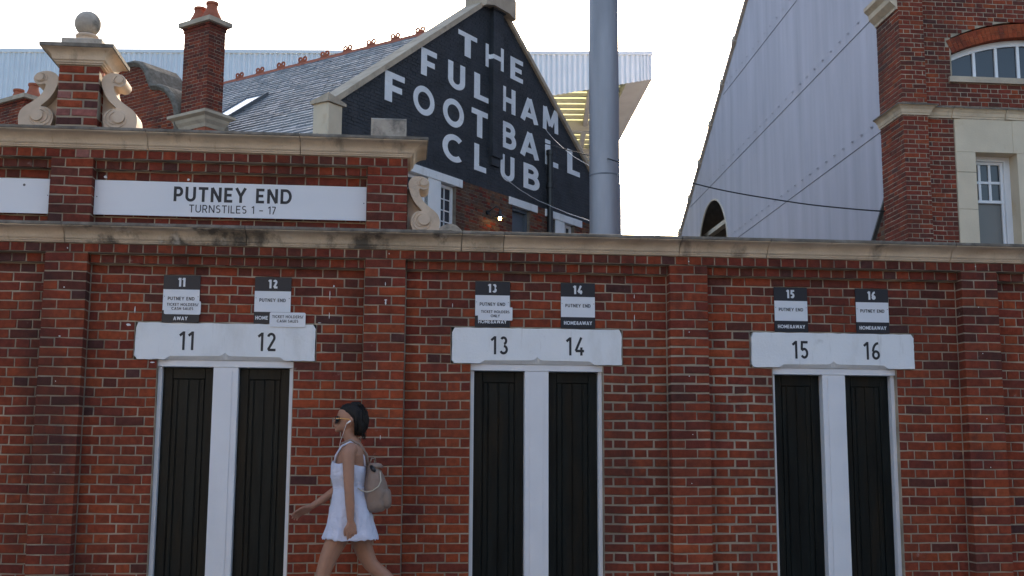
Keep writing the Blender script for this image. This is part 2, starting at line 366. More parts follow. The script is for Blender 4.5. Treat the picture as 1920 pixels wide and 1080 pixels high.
# ------------------------------------------------------------------ bricks
PAL = {'orange': (.285, .060, .023), 'red': (.238, .049, .022), 'crimson': (.182, .039, .024), 'dark': (.118, .034, .024),
       'purple': (.088, .034, .030), 'pink': (.25, .10, .085), 'brown': (.17, .085, .05), 'umber': (.12, .075, .055)}
def tint_of(kind, r=rnd):
    c = PAL[kind]; k = r.uniform(.86, 1.14); g = r.uniform(.92, 1.1)
    return (c[0]*k, c[1]*k*g, c[2]*k*g)
def pick(weights, r=rnd):
    s = sum(weights.values()); q = r.random()*s
    for k, v in weights.items():
        q -= v
        if q <= 0: return k
    return k
def wall_tint(x, z):
    n = noise.noise(Vector((x*.55, z*1.1, 3.1))); n2 = noise.noise(Vector((x*.9+7, z*.8, 9.7)))
    if z > 3.05: wts = dict(red=2.5, crimson=5, dark=2.2, purple=.7, pink=.5)
    elif z > 2.62: wts = dict(red=3, crimson=5, dark=2.6, purple=.6)
    else:
        top = max(0, min(1, (z-1.7)/.7))
        low = max(0, min(1, (.75-z)/.4))
        wts = dict(orange=max(.15, 4.5+11*n-3.5*top-1.5*low), red=7, crimson=max(.3, 1.3+3.4*top+1.6*low-3*n), dark=max(.03, .10+2.4*top+1.1*low-2.2*n), purple=max(.01, .02+.45*top+.2*low+.5*n2))
        if x > 1.7: wts['orange'] *= .6; wts['red'] *= 1.5
        if x > 4.3: wts['dark'] += 1.6; wts['crimson'] += 2
    return tint_of(pick(wts))
P_ = 0.3375
def flemish(x0, x1, k, ph=0.0, headers=False):
    """brick intervals of course k between x0 and x1 (mortar joint included)"""
    cuts = []
    if headers: per = [.1125]
    else: per = [.225, .1125]
    L = sum(per); off = ph + (0 if k % 2 == 0 or headers else .16875)
    i = math.floor((x0-off)/L) - 1; x = off + i*L; j = 0
    while x < x1 + L:
        if x0+.035 < x < x1-.035: cuts.append(x + rnd.uniform(-.004, .004))
        x += per[j % len(per)]; j += 1
    pts = [x0] + cuts + [x1]
    return list(zip(pts[:-1], pts[1:]))
MJ = 0.011
def brick_pts(fr, x0, x1, z0, z1, o, dep, r=rnd, jit=.0015, mj=MJ):
    mz = .0165 if (mj == MJ and fr is WALL and z1 < 2.4 and x0 > 1.66 and x1 < 3.2) else mj      # repointed bay
    if mz > mj and o < .05: mj = .0165
    c = 0.0035; j = lambda: r.uniform(-jit, jit)
    x0 += mj/2; x1 -= mj/2; z0 += mz/2; z1 -= mz/2; oo = o + r.uniform(-.002, .002)
    tl = r.uniform(-.003, .003)*(x1-x0)/.2
    P = [(x0, o-dep, z0), (x1, o-dep, z0), (x1, o-dep, z1), (x0, o-dep, z1)]
    q = [(x0+j(), z0+j()-tl), (x1+j(), z0+j()+tl), (x1+j(), z1+j()+tl), (x0+j(), z1+j()-tl)]
    P += [(x, oo-c, z) for x, z in q]
    sg = [(1, 1), (-1, 1), (-1, -1), (1, -1)]
    P += [(x+c*sx, oo+r.uniform(-.001, .001), z+c*sz) for (x, z), (sx, sz) in zip(q, sg)]
    return [fr(*p) for p in P]
BF = [(8, 9, 10, 11)] + [(i, (i+1) % 4, 4+(i+1) % 4, 4+i) for i in range(4)] + [(4+i, 4+(i+1) % 4, 8+(i+1) % 4, 8+i) for i in range(4)]
class Bricks:
    """list of bricks; the ones that show largest become objects, the rest one joined part"""
    def __init__(s, fr): s.fr = fr; s.items = []
    def put(s, x0, x1, z0, z1, o, dep, tint, show=True, fr=None):
        if x1-x0 > .02 and z1-z0 > .02: s.items.append((x0, x1, z0, z1, o, dep, tint, show, fr or s.fr))
    def course(s, x0, x1, z0, z1, o, dep, k, tintf, ph=0.0, headers=False, holes=(), show=True, fr=None):
        spans = [(x0, x1)]
        for hx0, hx1, hz0, hz1 in holes:
            if hz0 < z1-.02 and hz1 > z0+.02:
                new = []
                for a, b in spans:
                    if hx1 <= a or hx0 >= b: new.append((a, b)); continue
                    if hx0 > a: new.append((a, hx0))
                    if hx1 < b: new.append((hx1, b))
                spans = new
        for a, b in spans:
            for p, q in flemish(a, b, k, ph, headers):
                s.put(p, q, z0, z1, o, dep, tintf((p+q)/2, (z0+z1)/2), show, fr)
    def build(s, parent, singles=300, visible=None, mj=MJ):
        def score(it):
            if not it[7] or (visible and not visible(it)): return 0
            c = it[8]((it[0]+it[1])/2, it[4], (it[2]+it[3])/2); d = (c-CAM).dot(fw)
            return (it[1]-it[0])*(it[3]-it[2])/d**2
        order = sorted(s.items, key=score, reverse=True)
        ind = [it for it in order[:singles] if score(it) > 0]; ids = set(map(id, ind))
        cache = {}
        for it in ind:
            x0, x1, z0, z1, o, dep, tint, _, fr = it
            key = (round((x1-x0)*200), round((z1-z0)*400), round(dep*100), id(fr), x0 > 1.66 and x1 < 3.2 and z1 < 2.4, o > .05, rnd.randrange(3))
            L = round((x1-x0)*200)/200; Hh = z1-z0
            if key not in cache:
                f0 = Fr((0, 0, 0), fr.x, fr.n)
                m = MB(f0); m.add(brick_pts(f0, -L/2, L/2, -Hh/2, Hh/2, 0, dep, mj=.0165 if (fr is WALL and mj == MJ and z1 < 2.4 and x0 > 1.66 and x1 < 3.2 and o < .05) else mj), BF)
                me = bpy.data.meshes.new('brick'); me.from_pydata(m.v, [], m.f)
                bm = bmesh.new(); bm.from_mesh(me); bmesh.ops.recalc_face_normals(bm, faces=bm.faces); bm.to_mesh(me); bm.free()
                me.materials.append(MATS['brick_single']); cache[key] = me
            ob = bpy.data.objects.new('brick', cache[key])
            ob.location = fr((x0+x1)/2, o + rnd.uniform(-.002, .002), (z0+z1)/2)
            ob['tint'] = [float(t) for t in tint]
            link(ob, parent)
        m = MB(s.fr)
        for it in s.items:
            if id(it) not in ids: m.add(brick_pts(it[8], *it[:6], mj=mj), BF, it[6])
        if m.v: m.build('brickwork', 'brick_joined', parent, kind='stuff')

# ================================================================== GROUND
def sheet(name, mat, x0, x1, y0, y1, z):
    m = MB(); m.add([(x0, y0, z), (x1, y0, z), (x1, y1, z), (x0, y1, z)], [(0, 1, 2, 3)]); return m.build(name, mat, kind='structure')
sheet('ground', 'asphalt', -400, 400, -400, 500, -.124)
sheet('road', 'asphalt', -200, 200, -12.6, -3.2, -.12)
m = MB(); m.box(-60, 60, -.35, 3.0, -.13, 0); m.build('pavement', 'pavement', kind='structure')
m = MB(); m.box(-60, 60, 3.0, 3.15, -.13, .006); m.build('kerb', 'kerb_stone', kind='structure')

# ================================================================== TERRACE ACROSS THE STREET (unseen behind the viewer, added for warm bounce light and gloss-paint reflections)
m = MB(); m.box(-60, 60, 12.6, 16.4, -.13, 0); m.build('far_pavement', 'pavement', kind='structure')
pmat('house_render', (0.44, 0.40, 0.345), rough=0.9, var=0.15, scale=2, bump=.003, bscale=60)
pmat('roof_tile', (0.17, 0.10, 0.075), rough=0.9, var=0.2, scale=4)
def unseen_house(x0, nth, first=None):
    t = thing('unseen_house', nth + ' cream terraced house of the unseen row added across the street from the wall', 'house', (x0+2.9, -16.6, 0), 'houses across the street')
    if first:
        for ch in first.children:
            c = ch.copy(); link(c, None); c.parent = t; c.matrix_parent_inverse = Matrix.Translation((-first.location.x, 16.6, 0))
        return t
    H = Fr((x0, -16.6, 0), (1, 0, 0), (0, 1, 0))
    m = MB(H); m.box(0, 5.8, -7, 0, 0, 6.2); m.build('wall', 'house_render', t)
    m = MB(H); m.add([H(-.01, .35, 6.1), H(5.81, .35, 6.1), H(5.81, -3.5, 9.0), H(-.01, -3.5, 9.0), H(-.01, -7.3, 6.1), H(5.81, -7.3, 6.1)], [(0, 1, 2, 3), (3, 2, 5, 4), (0, 3, 4), (1, 2, 5)]); m.build('roof', 'roof_tile', t)
    m = MB(H); m.prism([(.5, 0), (3.2, 0), (3.2, 3.2), (.5, 3.2)], 0, .8); m.build('bay', 'house_render', t)
    for a, b, z0, z1, o in ((.75, 1.75, 1.0, 2.7, .81), (1.95, 2.95, 1.0, 2.7, .81), (.8, 1.8, 3.9, 5.4, .01), (2.0, 3.0, 3.9, 5.4, .01), (4.1, 5.0, 3.9, 5.4, .01)):
        m = MB(H); m.box(a, b, o-.05, o+.04, z0, z1); m.build('window', 'frame_white', t)
        m = MB(H); m.box(a+.08, b-.08, o, o+.05, z0+.08, z1-.08); m.build('pane', 'window_glass', t)
    m = MB(H); m.box(4.1, 5.0, -.05, .05, 0, 2.2); m.build('door', 'black_iron', t)
    return t
ORD = ['leftmost', 'second', 'third', 'fourth', 'fifth', 'sixth', 'seventh', 'rightmost']
h0 = unseen_house(-23.2, ORD[0])
for i in range(1, 8): unseen_house(-23.2+5.8*i, ORD[i], h0)

# ================================================================== TURNSTILE WALL
Z0 = 2.854; CH = 0.075
PIL = [(-7.75, -7.42), (-5.26, -4.93), (-2.775, -2.440), (-0.285, 0.050), (2.200, 2.528), (4.698, 5.025), (7.19, 7.52)]
WX0, WX1 = -7.75, 9.6
OPEN = [(-1.892, -.834), (.585, 1.664), (3.090, 4.150)]
LINT = [(-2.078, -.660), (.422, 1.824), (2.903, 4.312)]
LZ0, LZ1 = 2.029, 2.325
wall = thing('turnstile_wall', 'long red brick turnstile wall with pilasters and moulded stone cornice', 'wall', (1, 0, 0))
holes = [(a, b, -1, LZ0) for a, b in OPEN] + [(a, b, LZ0, LZ1) for a, b in LINT]
BW = Bricks(WALL)
PO = 0.1125
for k in range(38):                                    # courses below the top header course
    z1 = Z0-CH*k; z0 = z1-CH
    for a, b in PIL:                                    # pilasters: stretcher + header, alternating
        c = b-.115 if k % 2 == 0 else a+.115
        BW.put(a, c, z0, z1, PO, .12, wall_tint((a+c)/2, z0)); BW.put(c, b, z0, z1, PO, .12, wall_tint((b+c)/2, z0))
    edges = [(p[1], q[0]) for p, q in zip(PIL[:-1], PIL[1:])] + [(PIL[-1][1], WX1)]
    for a, b in edges:
        if k == 0: BW.course(a, b, z0, z1, .058, .09, k, wall_tint, headers=True)
        else: BW.course(a, b, z0, z1, 0, .05, k, wall_tint, holes=holes)
BW.course(WX0, WX1, Z0, Z0+CH, .118, .13, 0, wall_tint, headers=True)
# upper parapet
PX1 = 0.050; ZU = 3.690
def utint(x, z): return wall_tint(x, z)
for k in range(8):
    z1 = ZU-CH*k; z0 = z1-CH
    if k == 0:
        BW.course(WX0, PX1, z0, z1, .118, .13, 0, utint, headers=True); continue
    for a, b in PIL[:4]:
        c = b-.115 if k % 2 == 0 else a+.115
        BW.put(a, c, z0, z1, PO, .12, utint(a, z0)); BW.put(c, b, z0, z1, PO, .12, utint(b, z0))
    for p, q in zip(PIL[:3], PIL[1:4]):
        if k == 1: BW.course(p[1], q[0], z0, z1, .058, .09, k, utint, headers=True)
        else: BW.course(p[1], q[0], z0, z1, 0, .05, k, utint)
    # right return of the end pier
fr_ret = Fr((PX1-.001, 0, 0), (0, 1, 0), (1, 0, 0))
for k in range(8):
    z1 = ZU-CH*k
    BW.course(-.01, .33, z1-CH, z1, .0, .04, k, utint, fr=fr_ret, show=False)
def vis_wall(it):
    x0, x1, z0, z1 = it[:4]
    if z0 < .42 or x0 < -3.0 or x1 > 5.2: return False
    for s0, s1 in ((-2.43, -.29),):
        if z0 > 3.15 and z1 < 3.47 and x0 > s0 and x1 < s1: return False
    if -.72 < (x0+x1)/2 < .0 and z1 < 1.68: return False
    return True
BW.build(wall, 300, vis_wall)
# mortar core, with the door openings left out
core = MB()
g = 0.007
for a, b in zip([WX0]+[o[1] for o in OPEN], [o[0] for o in OPEN]+[WX1]): core.box(a, b, -.34, -g, -.05, LZ0)
for a, b in zip([WX0]+[o[1] for o in LINT], [o[0] for o in LINT]+[WX1]): core.box(a, b, -.34, -g-.001, LZ0, LZ1)
core.box(WX0, WX1, -.34, -g, LZ1, Z0+CH)
core.box(WX0, PX1-g, -.34, -g, 3.02, ZU)
for a, b in PIL: core.box(a+g, b-g, -g, PO-g, -.05, Z0)
for a, b in PIL[:4]: core.box(a+g, b-g, -g, PO-g, 3.05, ZU-CH)
core.box(WX0, WX1, -g, .112, Z0+.003, Z0+CH+.004); core.box(WX0, PX1-.003, -g, .112, ZU-CH+.003, ZU+.004)
for a, b in [(p[1], q[0]) for p, q in zip(PIL[:-1], PIL[1:])]:
    core.box(a, b, -g, .050, Z0-CH+.004, Z0)
    if b < .1: core.box(a, b, -g, .050, ZU-2*CH+.004, ZU-CH)
core.build('mortar_bed', 'mortar', wall)
# cornices: stones laid end to end
def corn_prof(z, h=.137):
    pts = [(-.02, 0), (.020, 0), (.022, .010), (.030, .012), (.032, .023), (.040, .026), (.044, .032)]
    for i in range(9):
        a = i/8*math.pi/2; pts.append((.046 + .086*(1-math.cos(a)) + .012*i/8, .034 + .070*math.sin(a)))
    pts += [(.150, .106), (.150, .112)]
    return [(o, z+zz*h/.137) for o, zz in pts]
def cornice(z, xs, ret=None):
    for i, (a, b) in enumerate(zip(xs[:-1], xs[1:])):
        last = ret and i == len(xs)-2
        path = [(a+.003, PO), (b, PO), (b, -.34)] if last else [(a+.003, PO), (b-.003, PO)]
        pr = corn_prof(z); back = [(-.44, z+.112), (-.44, z)] if not last else [(-.15, z+.112), (-.15, z)]
        m = MB(); m.sweep(pr + back, path); auto_smooth(m.build('cornice_stone', 'cornice_stained' if z < 3 and -3.0 < a < .7 else 'cornice_stone', wall), 30)
        top = [(-.15 if last else -.44, z+.113), (.156, z+.113), (.158, z+.119), (.156, z+.137), (.13, z+.143), (-.15 if last else -.44, z+.19)]
        m = MB(); m.sweep(top, path); m.build('coping_slab', 'weathered_top', wall)
cornice(2.930, [WX0, -5.6, -4.05, -2.62, -1.22, .49, .83, 2.28, 3.02, 4.60, 6.1, 7.9, WX1])
cornice(3.693, [WX0, -5.5, -3.9, -2.02, -.82, PX1], ret=True)
# white paint flecks and lime runs on the brick face
fl = MB()
for x, z, sx, sz, o in [(-2.60, 2.885, .012, .016, .121), (-2.61, 2.575, .012, .01, .115), (-2.62, 2.19, .02, .01, .115), (-2.63, 1.84, .008, .01, .115),
     (-.115, 2.65, .008, .04, .115), (-.11, 2.50, .016, .05, .115), (-.11, 2.52, .03, .012, .116), (-.13, 1.43, .009, .05, .115), (-.09, 2.895, .012, .014, .121),
     (2.365, 2.885, .012, .014, .121), (2.36, 2.30, .012, .012, .115), (2.355, 1.94, .011, .011, .115), (2.375, 1.47, .01, .009, .115), (2.36, 1.08, .01, .01, .115),
     (4.83, 2.895, .013, .013, .121), (4.84, 2.55, .011, .011, .115), (4.855, 2.16, .01, .01, .115), (4.86, 1.62, .011, .011, .115), (4.87, 1.22, .01, .012, .115),
     (-2.13, 2.30, .05, .022, .004), (-2.085, 2.42, .010, .07, .004), (-.635, 2.34, .03, .006, .004), (-.56, 2.56, .008, .09, .004), (-.56, 2.40, .007, .07, .004), (-.53, 2.64, .02, .02, .004),
     (-1.93, 2.005, .05, .012, .004), (1.93, 2.42, .007, .07, .004), (1.93, 2.60, .006, .04, .004), (.43, 2.50, .006, .05, .004), (3.05, 2.06, .01, .01, .004), (-1.86, 1.96, .01, .02, .003),
     (-2.37, 3.49, .035, .03, .004), (-1.72, 3.487, .03, .025, .004)]:
    n = 9; fl.prism([(x + sx*.5*math.cos(2*math.pi*i/n)*rnd.uniform(.5, 1), z + sz*.5*math.sin(2*math.pi*i/n)*rnd.uniform(.6, 1)) for i in range(n)], o-.004, o+.002)
fl.build('paint_flecks', 'white_paint', wall, kind='stuff')

# ================================================================== TURNSTILE ENTRANCES
def lintel_poly(a, b, notch=None):
    c = (a+b)/2; pts = []; r2 = random.Random(int(a*100))
    def edge(p, q, n):
        for i in range(n):
            t = i/n; pts.append((p[0]+(q[0]-p[0])*t + r2.uniform(-.0025, .0025), p[1]+(q[1]-p[1])*t + r2.uniform(-.0025, .0025)))
    z0, z1 = LZ0+.002, LZ1-.004; a += .006; b -= .006
    edge((a+.02, z1), (b-.025, z1), 26); edge((b-.02, z1), (b, z1-.03), 3); edge((b, z1-.03), (b, z0), 8)
    if notch: edge((b, z0), notch[0], 8); pts.extend(notch); edge(notch[-1], (a+.03, z0), 8)
    else: edge((b, z0), (a+.03, z0), 22)
    edge((a+.02, z0), (a, z0+.025), 3); edge((a, z0+.025), (a+.004, z1-.01), 8)
    return pts
def entrance(i, nums, label):
    a, b = OPEN[i]; la, lb = LINT[i]; c = (a+b)/2
    t = thing('turnstile_entrance', label, 'entrance', (c, 0, 0), 'turnstile entrances in the brick wall')
    lc = (la+lb)/2; z = LZ0+.002
    pts = [(-.47, z), (-.43, z+.026), (-.05, z+.030), (-.025, z+.036), (-.008, z+.050), (0, z+.060), (.008, z+.050), (.025, z+.036), (.05, z+.030), (.43, z+.026), (.47, z)]
    lin = MB(); lin.prism(lintel_poly(la, lb), -.30, -.024); lin.prism(lintel_poly(la, lb, [(lc+x, zz) for x, zz in pts[::-1]]), -.0235, .012)
    P = [WALL(lc+x, .0119, zz) for x, zz in pts] + [WALL(lc+x, -.0225, z-.001) for x, zz in pts]; n = len(pts)
    lin.add(P, [(j, j+1, n+j+1, n+j) for j in range(n-1)])
    lo = lin.build('lintel', 'white_paint', t)
    for num, x in nums:
        letters_each(num, x, 2.105, .148, .138, .0125, 'painted_digit', 'ink', lo, track=.20, wscale=.92, th=.0012)
    yd = -.115                                              # door face
    hd = MB(); hd.box(a, b, -.20, -.030, 1.978, LZ0-.001); hd.build('frame_head', 'frame_white', t)
    for x0, x1 in ((a, a+.030), (b-.030, b)):
        m = MB(); m.box(x0, x1, -.20, -.058, 0, 1.977); m.build('frame_post', 'frame_white', t)
    mu = MB(); mu.bevbox(c-.098, c+.098, -.20, -.034, 0, 1.977, .004); mo = mu.build('mullion', 'frame_white', t)
    m = MB(); m.box(c-.055, c+.050, -.033, -.0275, 0, 1.95); m.build('cover_board', 'frame_white', mo)
    m = MB(); m.box(a, b, -.33, .0, -.02, .012); m.build('threshold', 'kerb_stone', t)
    for x0, x1 in ((a+.031, c-.099), (c+.099, b-.031)):
        d = MB(); d.box(x0, x1, -.19, yd-.014, .014, 1.976); do = d.build('door', 'door_black', t)
        wst = .072
        for s0, s1 in ((x0+.002, x0+wst), (x1-wst, x1-.002)):
            m = MB(); m.bevbox(s0, s1, yd-.014, yd, .016, 1.974, .003); m.build('stile', 'door_black', do)
        for q0, q1 in ((1.888, 1.974), (.016, .20)):
            m = MB(); m.bevbox(x0+wst+.001, x1-wst-.001, yd-.014, yd-.0005, q0, q1, .003); m.build('rail', 'door_black', do)
        px = [x0+wst+.003 + (x1-x0-2*wst-.006)*f for f in (0, .17, .5, .83, 1.0)]
        for p0, p1 in zip(px[:-1], px[1:]):
            m = MB(); m.bevbox(p0+.0022, p1-.0022, yd-.014, yd-.006+rnd.uniform(-.001, .001), .202, 1.885, .005); m.build('plank', 'door_black', do)
    return t
entrance(0, [('11', -1.672), ('12', -1.045)], 'leftmost pair of black plank doors, white lintel above painted 11 and 12')
entrance(1, [('13', .815), ('14', 1.435)], 'middle pair of black plank doors, white lintel above painted 13 and 14')
entrance(2, [('15', 3.325), ('16', 3.940)], 'rightmost pair of black plank doors, white lintel above painted 15 and 16')

# ================================================================== SIGNS
def turnstile_sign(num, x0, x1, foot, label, fx=0.0, z0=2.327, z1=2.703):
    xc = (x0+x1)/2; t = thing('turnstile_sign', label, 'sign', (xc, -.005, z0), 'number plates above the turnstiles')
    m = MB(); m.box(x0, x1, .004, .012, z0, z1); m.build('plate', 'sign_black', t)
    m = MB(); m.box(x0+.001, x1-.001, .0121, .0132, z0+.093, z1-.115); m.build('white_panel', 'sign_white', t)
    m = MB(); letters(m, num, xc, z1-.092, .070, .23, .0121, track=.16); m.build('number', 'sign_white', t)
    m = MB(); letters(m, 'PUTNEY END', xc, 2.501, .0275, .175, .0133, track=.16); m.build('lettering', 'ink', t)
    m = MB(); letters(m, '"', xc-.132, 2.508, .026, .10, .0133); m.build('quote_mark', 'ink_grey', t); m = MB(); letters(m, '"', xc+.130, 2.508, .026, .10, .0133); m.build('quote_mark', 'ink_grey', t)
    if foot:
        m = MB(); letters(m, foot, xc+fx, z0+.030, .030, .19, .0121, track=.10, wscale=.98); m.build('lettering', 'sign_white', t)
    return t
turnstile_sign('11', -1.872, -1.586, None, 'black and white plate numbered 11, its foot covered by AWAY strip')
turnstile_sign('12', -1.156, -.868, 'HOME', 'black and white plate numbered 12 reading HOME at its foot', fx=-.082)
turnstile_sign('13', .613, .897, 'HOME&AWAY', 'black and white plate numbered 13 partly under a ticket holders only sticker')
turnstile_sign('14', 1.317, 1.600, 'HOME&AWAY', 'black and white plate numbered 14 above the right half of middle lintel')
turnstile_sign('15', 3.113, 3.397, 'HOME&AWAY', 'black and white plate numbered 15 above the left half of right lintel')
turnstile_sign('16', 3.815, 4.100, 'HOME&AWAY', 'black and white plate numbered 16 above the right half of right lintel')
def round_rect(x0, x1, z0, z1, r=.012):
    pts = []
    for cx, cz, a in ((x1-r, z1-r, 0), (x0+r, z1-r, 90), (x0+r, z0+r, 180), (x1-r, z0+r, 270)):
        pts += [(cx+r*math.cos(R(a+d)), cz+r*math.sin(R(a+d))) for d in (0, 30, 60, 90)]
    return pts
def small_plate(name, label, x0, x1, z0, z1, o, mat, lines, ink, r=.012):
    t = thing(name, label, 'sign', ((x0+x1)/2, -o, z0), 'small plates fixed over the number signs')
    m = MB(); m.prism(round_rect(x0, x1, z0, z1, r), o, o+.006); m.build('plate', mat, t)
    for tx, zz, hh, th in lines:
        m = MB(); letters(m, tx, (x0+x1)/2, zz, hh, th, o+.0061, track=.15); m.build('lettering', ink, t)
small_plate('ticket_plate', 'white plate reading TICKET HOLDERS/ CASH SALES over the number 11 sign', -1.858, -1.573, 2.388, 2.496, .0145, 'sign_white',
            [('TICKET HOLDERS/', 2.455, .0225, .17), ('CASH SALES', 2.423, .0225, .17)], 'ink')
small_plate('away_strip', 'black strip reading AWAY at the foot of number 11 sign', -1.872, -1.583, 2.322, 2.386, .0145, 'sign_black', [('AWAY', 2.341, .029, .20)], 'sign_white', r=.008)
small_plate('ticket_plate', 'white plate reading TICKET HOLDERS/ CASH SALES beside HOME under number 12', -1.030, -.747, 2.300, 2.417, .0145, 'sign_white',
            [('TICKET HOLDERS/', 2.371, .0225, .17), ('CASH SALES', 2.336, .0225, .17)], 'ink')
small_plate('ticket_plate', 'white plate reading TICKET HOLDERS ONLY over the number 13 sign', .637, .918, 2.383, 2.490, .0145, 'sign_white',
            [('TICKET HOLDERS', 2.441, .0225, .17), ('ONLY', 2.407, .0225, .17)], 'ink', r=.004)
b = thing('name_board', 'long white board reading PUTNEY END TURNSTILES 1 to 17 on parapet', 'sign', (-1.36, -.03, 3.17))
m = MB(); m.box(-2.440, -.285, .03, .042, 3.176, 3.456); m.build('board', 'sign_white', b)
letters_each('PUTNEY END', -1.352, 3.298, .122, .185, .0421, 'letter', 'ink', b, track=.17)
letters_each('TURNSTILES 1 - 17', -1.352, 3.210, .064, .125, .0421, 'letter', 'ink', b, track=.17)
for x in (-2.42, -.305):
    m = MB(); m.disc(x, 3.32, .005, .042, .045, 8); m.build('screw', 'seam_dark', b)
b = thing('blank_board', 'blank white board with a grey smudge, left of the ball topped pier', 'sign', (-3.6, -.03, 3.17))
m = MB(); m.box(-4.93, -2.79, .03, .042, 3.172, 3.452); m.build('board', 'sign_stained', b)
m = MB(); m.disc(-2.80, 3.32, .004, .042, .045, 8); m.build('screw', 'seam_dark', b)
m = MB(); m.disc(-2.985, 3.40, .0105, .042, .0428, 12); m.build('smudge', 'ink_grey', b)

# ================================================================== PIER WITH BALL, SCROLLS
S_OUT = [(345, 750), (328, 705), (323, 660), (342, 622), (372, 603), (405, 603), (388, 583), (352, 545), (325, 495), (308, 445), (305, 405), (318, 375),
         (345, 358), (380, 354), (415, 362), (440, 380), (452, 405), (447, 430), (430, 447), (405, 450), (385, 441), (377, 455), (390, 500), (415, 540),
         (455, 575), (495, 605), (518, 635), (527, 670), (525, 712), (520, 750)]
def smooth_poly(pts, it=2):
    for _ in range(it):
        q = []
        for i in range(len(pts)):
            a, b2 = Vector(pts[i]), Vector(pts[(i+1) % len(pts)]); q += [tuple(a*.75+b2*.25), tuple(a*.25+b2*.75)]
        pts = q
    return pts
def scroll(t, x, z, mir=1, sc=1.0, o0=-.12, o1=.10, tail=False, wx=1.0):
    U_ = lambda zx, zy: (x + mir*(zx-305)/853*sc*wx, z + (752-zy)/853*sc)
    m = MB(); m.prism([U_(*p) for p in smooth_poly(S_OUT, 1)], o0, o1); so_ = m.build('scroll', 'scroll_stone', t)
    auto_smooth(so_, 35)
    m = MB(); m.prism([U_(*p) for p in [(300, 752), (300, 420), (330, 470), (400, 590), (500, 640), (510, 752)]], o0, o1-.10); m.build('backing', 'scroll_stone', t)
    m = MB()
    def spiral(cx, cy, r0, r1, a0, turns):
        pts = []
        for i in range(30):
            f = i/29; a = a0+turns*2*math.pi*f; r = r0+(r1-r0)*f
            X, Z = U_(cx+r*math.cos(a), cy+r*math.sin(a)); pts.append(WALL(X, o1+.001, Z))
        m.tube(pts, .008*sc, 6)
    for sp_a, dc in (((404, 672, 70, 40, -2.0, -1.4), (418, 664, 40, .020)), ((410, 402, 36, 20, 2.6, 1.2), (412, 401, 24, .018))):
        m = MB(); spiral(*sp_a); m.disc(*U_(*dc[:2]), dc[2]/853*sc, o1-.01, o1+dc[3], 20)
        auto_smooth(m.build('volute', 'scroll_stone', so_), 35)
    if tail:
        tl = [(516, 752), (520, 722), (545, 700), (580, 690), (615, 686), (645, 698), (672, 722), (694, 750), (668, 752), (640, 738), (600, 728), (560, 736), (540, 752)]
        m = MB(); m.prism([U_(*p) for p in tl], o0, o1-.01); m.build('tail', 'grey_stone', t)
pier = thing('finial_pier', 'brick pier with stone cap, ball finial and two scroll brackets on parapet', 'pier', (-2.6, 0, 3.85))
PA, PB, PZ0, PZ1 = -2.762, -2.432, 3.80, 4.382
kinds = [('red', 'crimson'), ('orange', 'red'), ('dark', 'purple'), ('pink', 'red'), ('red', 'purple'), ('pink', 'pink'), ('purple', 'crimson'), ('dark', 'dark')]
BP = Bricks(WALL)
for k in range(8):
    z1 = PZ1-.0005-.0715*k; z0 = z1-.0715
    if z1 < PZ0: break
    c = PB-.118 if k % 2 == 0 else PA+.118
    BP.put(PA, c, z0, z1, PO, .12, tint_of(kinds[k][0])); BP.put(c, PB, z0, z1, PO, .12, tint_of(kinds[k][1]))
    for sgn, X in ((1, PB-.001), (-1, PA+.001)):
        f2 = Fr((X, 0, 0), (0, 1 if sgn > 0 else -1, 0), (sgn, 0, 0))
        for a, b2 in ((-.008, .11), (.11, .228)):
            if sgn < 0: a, b2 = -b2, -a
            BP.put(a, b2, z0, z1, 0, .05, tint_of(pick(dict(red=3, dark=1, crimson=2))), True, f2)
BP.build(pier, 60, mj=.016)
m = MB(); m.box(PA+g, PB-g, -.23, PO-g, PZ0-.03, PZ1+.01); m.build('mortar_bed', 'mortar', pier)
cp = [(-.05, 0), (.012, 0), (.014, .010), (.024, .013), (.027, .026), (.036, .030)]
for i in range(8):
    a = i/7*math.pi/2; cp.append((.040+.060*(1-math.cos(a))+.008*i/7, .034+.075*math.sin(a)))
cp += [(.112, .112), (-.05, .112)]
sq = [(PA, PO), (PB, PO), (PB, -.228), (PA, -.228)]
m = MB(); m.sweep([(o, PZ1+z) for o, z in cp], sq, True); auto_smooth(m.build('pier_cap', 'cornice_stone', pier), 30)
m = MB(); m.sweep([(-.1, PZ1+.113), (.122, PZ1+.113), (.124, PZ1+.142), (.11, PZ1+.146), (-.1, PZ1+.165)], sq, True); m.box(PA+.05, PB-.05, -.2, .08, PZ1+.02, PZ1+.162)
m.build('cap_slab', 'weathered_top', pier)
px_, py_ = -2.597, .058
m = MB(); m.bevbox(px_-.158, px_+.158, -.22, .100, PZ1+.150, PZ1+.232, .006); m.build('plinth', 'grey_stone', pier)
zb = PZ1+.230
m = MB(); m.lathe([(.096, 0), (.086, .012), (.078, .03), (.077, .046), (.088, .055), (.093, .066), (.087, .077), (.07, .084)], (px_, py_, zb), 28)
auto_smooth(m.build('neck', 'scroll_stone', pier), 50)
m = MB(); m.lathe([(.1045*math.sin(R(a)), -.1045*math.cos(R(a))) for a in range(0, 181, 9)], (px_, py_, zb+.082+.097), 36)
auto_smooth(m.build('ball', 'grey_stone', pier), 60)
scroll(pier, PB+.002, 3.862, 1, 1.02, -.14, .07, wx=1.12); scroll(pier, PA-.002, 3.862, -1, 1.02, -.14, .07, wx=1.12)
m = MB()
for sx in (1, -1):
    X = PB+.10 if sx > 0 else PA-.10
    m.prism([(X, 3.838), (X+sx*.40, 3.838), (X+sx*.36, 3.850), (X+sx*.27, 3.862), (X+sx*.18, 3.878), (X, 3.885)], -.15, .0)
m.build('weathering', 'grey_stone', pier)
